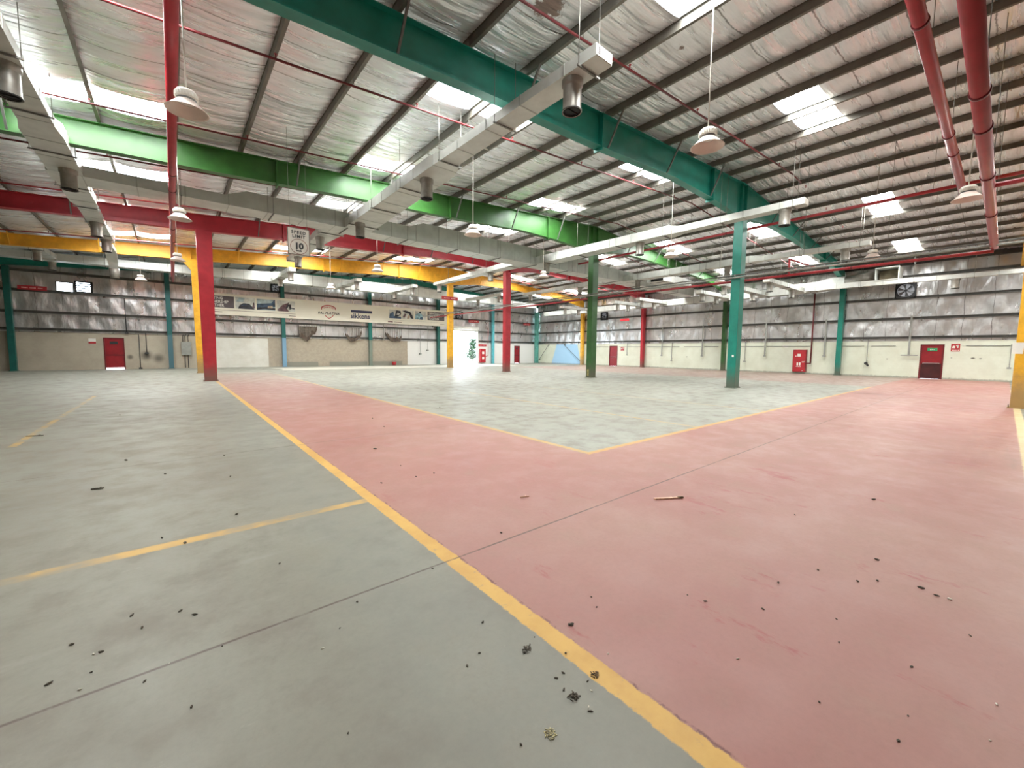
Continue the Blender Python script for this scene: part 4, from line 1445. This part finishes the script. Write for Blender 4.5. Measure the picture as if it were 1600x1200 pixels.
# ------------------------------------------------------------------ red hanging signs
def red_sign_far(x0, x1, y, z0, z1, label, words, plug=False, hang=None, parent=None):
    o = thing('red_sign', label, 'sign', ((x0 + x1) / 2, y, z0))
    bm = nb()
    box(bm, x0, x1, y, y + 0.03, z0, z1)
    obj('sign_board', bm, SIGNRED, o)
    if 41 < y < 41.6:
        bm = nb()
        box(bm, x0 + 0.2, x0 + 0.26, y + 0.03, YF - 0.135, z0 + 0.06, max(z0 + 0.15, 5.33))
        box(bm, x1 - 0.26, x1 - 0.2, y + 0.03, YF - 0.135, z0 + 0.06, max(z0 + 0.15, 5.33))
        obj('bracket', bm, ROD, o)
    bm = nb()
    n = len(words)
    x = x0 + (x1 - x0) * 0.14
    tot = sum(words) + 0.25 * (n - 1)
    u = (x1 - x0) * 0.72 / tot
    zc = (z0 + z1) / 2
    for wl in words:
        k = max(2, int(wl * 5))
        for q in range(k):
            xa = x + wl * u * q / k
            box(bm, xa, xa + wl * u / k * 0.7, y - 0.004, y, zc - (z1 - z0) * 0.13, zc + (z1 - z0) * 0.13)
        x += (wl + 0.25) * u
    obj('worn_lettering', bm, paint('faded_letter', srgb(226, 170, 164), 0.6), o)
    if hang:
        bm = nb()
        for xx_ in (x0 + 0.1, x1 - 0.1):
            cyl(bm, (xx_, y + 0.015, z1), (xx_, y + 0.015, hang), 0.006, 0.006, 5)
        obj('wire', bm, ROD, o)
    return o


red_sign_far(-7.65, -6.35, 41.35, 5.33, 5.62, 'red sign with faded white lettering high on the far wall at left', [1, 1, 0.8])
red_sign_far(19.0, 20.7, 32.98, 6.25, 6.55, 'red sign with white lettering across the top of the far yellow column', [1, 0.8])
red_sign_far(27.5, 29.0, 41.4, 5.0, 5.3, 'faint red sign above the roller doorway', [1, 1])
red_sign_far(36.3, 37.5, 41.4, 5.08, 5.36, 'small red sign on the far wall near the corner column', [1, 1])
hs = thing('red_sign', 'small red sign hanging on chains in front of the right wall', 'sign', (37.0, 25.9, 4.9))
bm = nb()
bar(bm, (37.0, 25.4, 5.02), (37.0, 26.5, 5.02), 0.04, 0.26)
obj('sign_board', bm, SIGNRED, hs)
bm = nb()
for y in (25.5, 26.4):
    cyl(bm, (37.0, y, 5.15), (37.0, y, zroof(37) - 0.03), 0.006, 0.006, 5)
obj('wire', bm, ROD, hs)

# ------------------------------------------------------------------ hose cabinets and small signs
hc = thing('hose_cabinet', 'red fire hose cabinet on the right wall beside the teal wall column', 'cabinet', (38.85, 10.5, 0.15))
bm = nb()
box(bm, 38.72, XR - 0.006, 10.05, 10.95, 0.15, 1.92)
bmesh.ops.bevel(bm, geom=list(bm.edges), offset=0.012, segments=1, affect='EDGES')
obj('casing', bm, DOORRED, hc)
bm = nb()
box(bm, 38.7, 38.72, 10.09, 10.91, 0.2, 1.87)
dr = obj('cabinet_door', bm, SIGNRED, hc)
bm = nb()
box(bm, 38.694, 38.7, 10.42, 10.64, 1.38, 1.6)
obj('white_label', bm, WHITE, dr)
bm = nb()
for (a, b, c, d) in ((10.4, 10.5, 0.66, 0.9), (10.55, 10.66, 0.66, 0.9), (10.35, 10.7, 0.56, 0.6), (10.15, 10.32, 0.92, 0.98), (10.7, 10.78, 1.38, 1.45), (10.2, 10.3, 0.24, 0.28)):
    box(bm, 38.694, 38.7, a, b, c, d)
obj('white_marks', bm, WHITE, dr)
bm = nb()
cyl(bm, (38.7, 10.15, 1.0), (38.66, 10.15, 1.0), 0.03, 0.03, 10)
obj('handle', bm, CHROME, dr)
hc2 = thing('hose_cabinet', 'red fire hose cabinet on the far wall right of the roller doorway', 'cabinet', (29.65, 41.6, 0.15))
bm = nb()
box(bm, 29.3, 30.1, 41.45, YF - 0.006, 0.15, 1.85)
bmesh.ops.bevel(bm, geom=list(bm.edges), offset=0.012, segments=1, affect='EDGES')
obj('casing', bm, SIGNRED, hc2)
bm = nb()
box(bm, 29.55, 29.85, 41.44, 41.45, 1.2, 1.5)
box(bm, 29.55, 29.85, 41.44, 41.45, 0.55, 0.85)
obj('white_label', bm, WHITE, hc2)
red_sign_far(29.15, 30.35, 41.668, 2.15, 2.42, 'pale red sign on the far wall above the hose cabinet', [0.8, 1])
pipe('fire_riser_pipe', 'thin dark red pipe on the far wall feeding the hose cabinet', [(30.5, 41.5, 5.2), (30.5, 41.5, 1.0), (30.05, 41.5, 0.9)], 0.035, mat=PIPE_RED, seg=8)


def wall_notice(x, y0, y1, z0, z1, label):
    o = thing('fire_notice', label, 'sign', (x, (y0 + y1) / 2, z0))
    bm = nb()
    box(bm, x - 0.015, x, y0, y1, z0, z1)
    obj('sign_board', bm, SIGNRED, o)
    w_, h_ = y1 - y0, z1 - z0
    bm = nb()
    cyl(bm, (x - 0.02, y1 - 0.3 * w_, z0 + 0.62 * h_), (x - 0.015, y1 - 0.3 * w_, z0 + 0.62 * h_), 0.15 * w_, 0.15 * w_, 10)
    box(bm, x - 0.02, x - 0.015, y1 - 0.45 * w_, y1 - 0.12 * w_, z0 + 0.42 * h_, z0 + 0.56 * h_)
    box(bm, x - 0.02, x - 0.015, y0 + 0.18 * w_, y0 + 0.32 * w_, z0 + 0.45 * h_, z0 + 0.85 * h_)
    box(bm, x - 0.02, x - 0.015, y0 + 0.12 * w_, y0 + 0.45 * w_, z0 + 0.7 * h_, z0 + 0.8 * h_)
    obj('pictogram', bm, WHITE, o)
    bm = nb()
    for q in range(5):
        box(bm, x - 0.02, x - 0.015, y0 + (0.1 + 0.16 * q) * w_, y0 + (0.2 + 0.16 * q) * w_, z0 + 0.1 * h_, z0 + 0.2 * h_)
    obj('caption', bm, WHITE, o)


wall_notice(XR, 1.85, 2.25, 1.84, 2.34, 'red fire extinguisher notice beside the nearest red door')
wall_notice(XR, 27.3, 27.75, 1.75, 2.2, 'small red notice beside the far red door on the right wall')
o = thing('fire_notice', 'small white and red notice left of the far left red door', 'sign', (-4.4, YF, 1.86))
bm = nb()
box(bm, -4.62, -4.25, YF - 0.015, YF, 2.0, 2.22)
obj('sign_board', bm, WHITE, o)
bm = nb()
box(bm, -4.62, -4.25, YF - 0.018, YF, 1.86, 2.0)
obj('red_band', bm, SIGNRED, o)

# ------------------------------------------------------------------ exhaust fans
def fan(label, axis, cu, cz, s):
    """square framed wall fan ; axis 'x': on the right wall at y=cu, axis 'y': on the far wall at x=cu"""
    def P(u, d, z):
        return (XR - d, cu + u, cz + z) if axis == 'x' else (cu + u, YF - d, cz + z)
    o = thing('exhaust_fan', label, 'fan', P(0, 0.05, -s / 2))
    h = s / 2
    def bx(bm, u0, u1, d0, d1, z0, z1):
        a, b = P(u0, d0, z0), P(u1, d1, z1)
        box(bm, min(a[0], b[0]), max(a[0], b[0]), min(a[1], b[1]), max(a[1], b[1]), min(a[2], b[2]), max(a[2], b[2]))
    bm = nb()
    bx(bm, -h, h, 0.0, 0.2, h - 0.08, h)
    bx(bm, -h, h, 0.0, 0.2, -h, -h + 0.08)
    bx(bm, -h, -h + 0.08, 0.0, 0.2, -h, h)
    bx(bm, h - 0.08, h, 0.0, 0.2, -h, h)
    obj('housing', bm, FANB, o)
    bm = nb()
    n = 28
    r1, r2 = h * 0.82, h * 1.3
    for i in range(n):
        a, b = 2 * math.pi * i / n, 2 * math.pi * (i + 1) / n
        def sq(t):
            m_ = max(abs(math.cos(t)), abs(math.sin(t)))
            return ((h - 0.06) * math.cos(t) / m_, (h - 0.06) * math.sin(t) / m_)
        pa, pb_ = sq(a), sq(b)
        bm.faces.new([bm.verts.new(v) for v in (P(r1 * math.cos(a), 0.12, r1 * math.sin(a)), P(r1 * math.cos(b), 0.12, r1 * math.sin(b)), P(pb_[0], 0.12, pb_[1]), P(pa[0], 0.12, pa[1]))])
    obj('venturi_ring', bm, FANB, o)
    bm = nb()
    for k in range(6):
        a = 2 * math.pi * k / 6 + 0.3
        ca, sa = math.cos(a), math.sin(a)
        pts = []
        for (r, t, d) in ((0.12, -0.1, 0.07), (0.78, -0.2, 0.04), (0.78, 0.26, 0.12), (0.12, 0.25, 0.11)):
            rr = r * h
            pts.append(bm.verts.new(P(rr * math.cos(a + t), d, rr * math.sin(a + t))))
        bm.faces.new(pts)
    obj('blades', bm, paint('fan_blade', srgb(90, 92, 94), 0.35, 0.7), o)
    bm = nb()
    cyl(bm, P(0, 0.04, 0), P(0, 0.17, 0), h * 0.16, h * 0.14, 12)
    obj('hub', bm, FANB, o)
    bm = nb()
    bx(bm, -h + 0.08, h - 0.08, 0.0, 0.01, -h + 0.08, h - 0.08)
    obj('daylight_panel', bm, LOUV, o)  # glowing panel put in for daylight between the blades


fan('large black exhaust fan on the right wall above the nearest red door', 'x', 4.62, 6.0, 1.05)
fan('black exhaust fan on the right wall above the far red door', 'x', 30.1, 5.75, 0.9)
fan('black exhaust fan on the far wall above the roller doorway', 'y', 26.3, 5.78, 0.95)
fan('black exhaust fan high on the far wall beside the third teal column', 'y', 7.2, 6.95, 0.7)

# ------------------------------------------------------------------ wall conduits and boxes
CDR = [(8.92, 1.46, 4.25, 'between hose cabinet and teal column'), (6.37, 0.95, 2.7, 'dangling a plug, right of teal column'), (4.2, 1.57, 4.25, 'with cross bar, by nearest door'),
       (13.05, 1.4, 4.2, 'between the hose cabinet and the green wall column'), (14.62, 0.9, 2.6, 'thin, just right of the dark green wall column'), (18.43, 1.32, 4.2, 'just left of the dark green wall column'),
       (21.5, 0.8, 2.6, 'thin, right of the red wall column'), (22.6, 1.3, 4.2, 'thick, right of the red wall column'), (26.8, 1.3, 2.6, 'right of the far red door'), (31.5, 0.9, 2.6, 'left of the far red door'), (-0.24, 0.86, 2.3, 'beside the yellow column at the right edge')]
for (y, z0, z1, l) in CDR:
    o = thing('conduit_drop', 'grey conduit drop on the right wall, %s' % l, 'conduit', (XR - 0.05, y, z0))
    bm = nb()
    wd_ = 0.1 if z1 > 4 else 0.04
    box(bm, XR - 0.2, XR - 0.15, y - wd_ / 2, y + wd_ / 2, z0, z1)
    obj('conduit', bm, CONDUIT, o)
    bm = nb()
    for z in (z0 + 0.2, z1 - 0.1):
        box(bm, XR - 0.16, XR - 0.004, y - 0.03, y + 0.03, z, z + 0.03)
    obj('bracket', bm, CONDUIT, o)
    bm = nb()
    if y == 6.37:
        bmesh.ops.create_icosphere(bm, subdivisions=2, radius=0.11, matrix=Matrix.Translation((XR - 0.2, y + 0.03, z0)))
        bar(bm, (XR - 0.2, y, z0), (XR - 0.22, y - 0.1, z0 - 0.2), 0.1, 0.1)
        obj('plug', bm, INK, o)
    elif y == 4.2:
        bar(bm, (XR - 0.17, y - 0.45, z0), (XR - 0.17, y + 0.4, z0), 0.05, 0.07)
        obj('cross_bar', bm, CONDUIT, o)
    else:
        box(bm, XR - 0.22, XR - 0.14, y - 0.08, y + 0.1, z0 - 0.06, z0 + 0.04)
        obj('socket_box', bm, CONDUIT, o)
for i, (a, b) in enumerate(((-0.2, 1.6), (4.9, 6.2), (6.6, 7.9), (9.9, 13.0), (13.2, 16.0), (17.0, 18.3), (18.6, 20.3), (20.8, 24.4), (25.2, 28.0), (29.5, 32.6))):
    bm = nb()
    bar(bm, (XR - 0.02, a, 2.2), (XR - 0.02, b, 2.2), 0.03, 0.03)
    near = ['by the yellow column at the right edge', 'left of the nearest red door', 'right of the teal wall column', 'above the hose cabinet', 'right of the green wall column, longer', 'right of the green wall column, shorter',
            'behind the green wall column', 'right of the red wall column', 'left of the red wall column', 'left of the far red door'][i]
    tag(obj('wall_conduit', bm, GIRT, loc=(XR - 0.02, (a + b) / 2, 2.2)), 'thin grey conduit level along the right wall, %s' % near, 'conduit', 'level conduits on the right wall')
o = thing('electrical_box', 'grey electrical box with cables on the far wall behind the yellow column', 'box', (0.85, YF, 1.0))
bm = nb()
box(bm, 0.5, 1.12, YF - 0.2, YF - 0.006, 1.05, 2.1)
bmesh.ops.bevel(bm, geom=list(bm.edges), offset=0.01, segments=1, affect='EDGES')
obj('casing', bm, GREYBOX if False else CONDUIT, o)
bm = nb()
for x in (0.62, 0.75, 0.95):
    tube(bm, [(x, YF - 0.06, 2.1), (x, YF - 0.06, 2.6), (x + 0.1, YF - 0.06, 2.68)], 0.02, 6)
for x in (0.7, 0.9):
    cyl(bm, (x, YF - 0.06, 0.05), (x, YF - 0.06, 1.05), 0.025, 0.025, 6)
obj('cables', bm, INK, o)
for (x, z0, z1, l) in ((-1.55, 1.2, 2.7, 'dark cable drop with a burnt socket right of the far left door'), (-1.95, 0.05, 2.6, 'thin dark pipe on the far wall right of the far left door'),
                       (-2.6, 2.7, 5.2, 'thin dark pipe high on the far wall over the far left door'), (21.2, 1.2, 3.8, 'thin grey drop on the far wall, right under the banner end'), (22.1, 1.6, 4.3, 'thin grey drop on the far wall, rightmost under the banner end'), (17.0, 2.7, 4.3, 'thin grey drop on the far wall under the banner, right of middle')):
    o = thing('conduit_drop', l, 'conduit', (x, YF - 0.05, z0))
    bm = nb()
    cyl(bm, (x, YF - 0.17, z0), (x, YF - 0.17, z1), 0.025, 0.025, 6)
    obj('conduit', bm, INK if x < 0 else CONDUIT, o)
    bm = nb()
    box(bm, x - 0.1, x + 0.1, YF - 0.22, YF, z0 - 0.06, z0 + 0.06)
    obj('socket_box', bm, INK if x < 0 else CONDUIT, o)
# diagonal wind braces near the corner
for (p0, p1, l) in (((38.83, 36.3, 2.45), (38.83, 33.6, 0.5), 'thin steel wind brace on the pale blue wall bay beside the yellow wall column'), ((38.83, 39.2, 2.45), (38.83, 40.95, 0.5), 'thin steel wind brace on the right wall beside the corner column')):
    bm = nb()
    cyl(bm, p0, p1, 0.025, 0.025, 6)
    for q in (p0, p1):
        box(bm, 38.81, 38.985, q[1] - 0.06, q[1] + 0.06, q[2] - 0.06, q[2] + 0.06)
    tag(obj('wind_brace', bm, GIRT, loc=p1), l, 'brace')

# ------------------------------------------------------------------ torn nets under the banner
def torn_net(x0, x1, zt, outline, label, white=False):
    o = thing('torn_net', label, 'net', ((x0 + x1) / 2, 41.5, zt))
    bm = nb()
    w_ = x1 - x0
    n = 9
    bot = []
    for i in range(n + 1):
        t = i / n
        for (a, za), (b, zb) in zip(outline[:-1], outline[1:]):
            if a <= t <= b:
                bot.append(za + (zb - za) * (t - a) / (b - a))
                break
    for i in range(n + 1):
        x = x0 + w_ * i / n
        y = 41.48 + 0.03 * math.sin(i * 2.1)
        cyl(bm, (x, y, zt), (x, y, bot[i]), 0.02, 0.02, 5)
    obj('strands', bm, NET, o)
    bm = nb()
    for i in range(n):
        xa, xb = x0 + w_ * i / n, x0 + w_ * (i + 1) / n
        ya, yb = 41.48 + 0.03 * math.sin(i * 2.1), 41.48 + 0.03 * math.sin((i + 1) * 2.1)
        th = 0.28 + 0.2 * abs(math.sin(i * 1.3))
        vs = []
        for dy in (-0.02, 0.03):
            vs += [bm.verts.new(v) for v in ((xa, ya + dy, bot[i]), (xb, yb + dy, bot[i + 1]), (xb, yb + dy, bot[i + 1] + th * 0.8), (xa, ya + dy, bot[i] + th))]
        for f in ((0, 1, 2, 3), (7, 6, 5, 4), (0, 4, 5, 1), (1, 5, 6, 2), (2, 6, 7, 3), (3, 7, 4, 0)):
            bm.faces.new([vs[q] for q in f])
    obj('rolled_hem', bm, NET, o)
    bm = nb()
    if white:
        bm2 = nb()
        for i in range(n):
            xa, xb = x0 + w_ * i / n, x0 + w_ * (i + 1) / n
            bm2.faces.new([bm2.verts.new(v) for v in ((xa, 41.5, zt - 0.1), (xb, 41.5, zt - 0.1), (xb, 41.5, bot[i + 1] + 0.2), (xa, 41.5, bot[i] + 0.2))])
        obj('cloth', bm2, paint('dusty_cloth', srgb(126, 118, 108), 0.9, 0, 0.2, None, 6), o)
        for i in range(7):
            bmesh.ops.create_icosphere(bm, subdivisions=1, radius=0.075, matrix=Matrix.Translation((x0 + 0.1 + w_ * i / 7, 41.44, zt - 0.02)))
        obj('cord_knots', bm, WHITE, o)
    else:
        bar(bm, (x0 - 0.05, 41.48, zt), (x1 + 0.05, 41.48, zt), 0.05, 0.05)
        obj('top_rail', bm, GIRT, o)


torn_net(8.95, 10.5, 3.8, [(0, 2.75), (0.3, 2.55), (0.45, 2.3), (0.6, 2.6), (0.7, 2.95), (0.9, 3.0), (1, 3.4)], 'torn dusty net with white knots under the banner, leftmost', True)
torn_net(13.1, 14.7, 3.75, [(0, 3.0), (0.15, 2.6), (0.3, 2.35), (0.6, 2.45), (0.9, 2.8), (1, 3.2)], 'torn sagging net under the banner beside the middle teal column')
torn_net(17.15, 18.95, 3.85, [(0, 3.2), (0.15, 2.9), (0.4, 2.5), (0.6, 2.5), (0.75, 2.6), (0.95, 2.4), (1, 2.9)], 'torn sagging net under the banner, rightmost')
o = thing('fire_bucket', 'small red container on the floor by the far wall under the banner', 'container', (18.0, 41.3, 0))
bm = nb()
lathe(bm, [(0.0, 0.0), (0.2, 0.0), (0.24, 0.36), (0.22, 0.36), (0.19, 0.04), (0.0, 0.04)], 16, (18.0, 41.3, 0))
obj('pail', bm, SIGNRED, o)
bm = nb()
for i in range(8):
    a, b = math.pi * i / 8, math.pi * (i + 1) / 8
    cyl(bm, (18 + 0.23 * math.cos(a), 41.3, 0.36 + 0.14 * math.sin(a)), (18 + 0.23 * math.cos(b), 41.3, 0.36 + 0.14 * math.sin(b)), 0.008, 0.008, 5)
obj('handle', bm, INK, o)

# ------------------------------------------------------------------ floor litter
LIT_D = paint('litter_dark', srgb(84, 76, 64), 0.9, 0, 0.3, None, 40, coord='obj')
LIT_B = paint('litter_brown', srgb(112, 92, 66), 0.9, 0, 0.3, None, 40, coord='obj')
LIT_C = paint('litter_cream', srgb(188, 178, 138), 0.9, 0, 0.25, None, 40, coord='obj')
LIT_W = paint('litter_white', srgb(226, 218, 202), 0.7, 0, 0.1, None, 40, coord='obj')
LIT_P = paint('litter_wood', srgb(226, 190, 162), 0.8, 0, 0.1, None, 30, coord='obj')


def crumb_mesh(s, flat, seed):
    rr = random.Random(seed)
    bm = nb()
    bmesh.ops.create_icosphere(bm, subdivisions=2, radius=s)
    ax = rr.uniform(0.6, 1.0)
    for v in bm.verts:
        k = 1 + rr.uniform(-0.22, 0.22)
        v.co = Vector((v.co.x * k, v.co.y * k * ax, (v.co.z * flat) * k))
    zm = min(v.co.z for v in bm.verts)
    for v in bm.verts:
        v.co.z -= zm
    return bm


DK = [(-0.584, 7.843), (0.515, 7.353), (0.48, 6.077), (-0.149, 6.703), (-1.044, 13.256), (0.403, 4.633), (-0.144, 4.429), (0.004, 4.194), (0.541, 3.349), (-0.261, 3.228), (-0.208, 3.047), (-0.363, 2.929), (-0.383, 2.769), (-0.527, 2.796), (-0.492, 3.1), (-0.177, 2.531), (-0.008, 2.213), (0.132, 2.583), (0.028, 3.003), (-0.037, 3.101), (0.829, 2.519), (1.395, 2.573), (1.179, 1.67), (1.08, 1.637), (1.335, 1.859), (0.492, 1.644), (0.667, 2.334), (1.376, 1.297), (1.426, 1.297), (1.355, 1.226), (1.481, 1.187), (1.535, 1.381), (1.488, 1.575), (1.02, 1.15), (1.36, 1.071)]
PK = [(1.724, 1.515), (2.035, 1.618), (1.976, 1.528), (2.548, 1.231), (2.572, 1.124), (2.776, 0.859), (3.186, 0.901), (3.611, 0.775), (3.646, 0.552), (4.158, 0.527), (3.767, 0.465), (3.888, 0.257), (3.843, 0.18), (3.016, 0.539), (2.78, 0.479), (2.85, 0.196), (3.435, 0.015), (2.441, 0.164), (2.217, 0.435), (2.247, 0.172), (4.684, 1.221), (5.879, 0.813), (3.511, 9.317), (3.313, 8.157), (2.437, 6.38), (2.543, 4.638), (2.299, 4.657), (1.859, 4.683), (2.355, 5.235), (5.68, 10.006), (2.153, 2.724)]
WK = [(-0.391, 2.929), (-0.407, 2.656), (-0.085, 2.602), (0.545, 2.225), (1.373, 1.09), (1.451, 1.139), (1.707, 1.236), (2.208, 0.784), (3.852, 0.12), (2.842, -0.086), (2.546, -0.071)]
protos = {}
def litter(name, lst, mat, label, group, s0):
    pr = []
    for k in range(4):
        bm = crumb_mesh(s0, 0.5, k * 7 + len(lst))
        me = bpy.data.meshes.new(name)
        bm.to_mesh(me)
        bm.free()
        for p in me.polygons:
            p.use_smooth = True
        me.materials.append(mat)
        pr.append(me)
    for i, (x, y) in enumerate(lst):
        o = bpy.data.objects.new(name, pr[i % 4])
        COL.objects.link(o)
        d = math.hypot(x, y)
        s = (0.8 + 0.6 * random.random()) * 0.85 * min(2.2, max(0.75, d * 0.33))
        o.location = (x, y, 0.0)
        o.rotation_euler.z = random.uniform(0, 6.28)
        o.scale = (s * random.uniform(0.8, 1.7), s * 0.8, s)
        tag(o, label, 'litter', group)


litter('floor_crumb', DK, LIT_D, 'dark crumb of dirt on the grey floor left of the yellow line', 'dark crumbs on the grey floor', 0.009)
litter('floor_crumb', PK, LIT_D, 'dark crumb of dirt on the red painted floor', 'dark crumbs on the red floor', 0.009)
litter('floor_chip', WK, LIT_W, 'small white chip lying on the floor', 'white chips on the floor', 0.008)


def heap(x, y, r, n, mat, label, s=0.008, elong=1.0):
    o = thing('dropping_heap', label, 'litter', (x, y, 0))
    rr = random.Random(int(x * 1000))
    bm = nb()
    for k in range(n):
        a, d = rr.uniform(0, 6.28), r * rr.random() ** 0.7
        px, py = x + d * math.cos(a) * elong, y + d * math.sin(a)
        b = rr.uniform(0, 6.28)
        L = rr.uniform(0.8, 2.2) * s
        cyl(bm, (px - L * math.cos(b), py - L * math.sin(b), s * 0.5), (px + L * math.cos(b), py + L * math.sin(b), s * 0.5 + rr.uniform(0, s)), s * 0.5, s * 0.35, 6)
    obj('pellets', bm, mat, o)


heap(1.395, 1.53, 0.022, 16, LIT_D, 'dark clump of droppings on the grey floor, left of the yellow line', 0.0065, 1.4)
heap(1.358, 1.168, 0.024, 24, LIT_D, 'largest dark clump of droppings on the grey floor, nearest the yellow line', 0.0055)
heap(1.147, 1.108, 0.026, 44, LIT_C, 'pale crumbled heap of droppings nearest the bottom of the picture', 0.004)
heap(1.541, 1.189, 0.02, 14, LIT_B, 'brown clump of droppings on the edge of the yellow line', 0.0055)
heap(1.724, 1.515, 0.015, 10, LIT_D, 'dark clump of droppings on the red floor just past the yellow line', 0.0065)
o = thing('wood_splinter', 'pale wood splinter lying on the red floor', 'litter', (4.1, 2.25, 0))
bm = nb()
bar(bm, (3.97, 2.33, 0.008), (4.15, 2.22, 0.008), 0.03, 0.014)
bar(bm, (4.13, 2.235, 0.008), (4.23, 2.165, 0.012), 0.016, 0.012)
obj('splinter', bm, LIT_P, o)
bm = nb()
bar(bm, (4.2, 2.19, 0.012), (4.25, 2.15, 0.014), 0.02, 0.018)
obj('dark_tip', bm, LIT_B, o)
for (x, y, l, L) in ((-1.977, 10.967, 'dark twig on the grey floor at the far left', 0.22), (-0.729, 6.426, 'dried brown leaf on the grey floor at the left', 0.1), (2.89, 3.243, 'thin pale sliver on the red floor near the middle', 0.09)):
    bm = nb()
    bar(bm, (x - L / 2, y + L * 0.3, 0.01), (x + L / 2, y - L * 0.2, 0.014), 0.02 if L >= 0.1 else 0.006, 0.012)
    bar(bm, (x + L * 0.1, y, 0.012), (x + L * 0.3, y + L * 0.25, 0.02), 0.006, 0.006)
    tag(obj('twig' if L >= 0.1 else 'wood_sliver', bm, LIT_D if L >= 0.1 else LIT_P, loc=(x, y, 0)), l, 'litter')
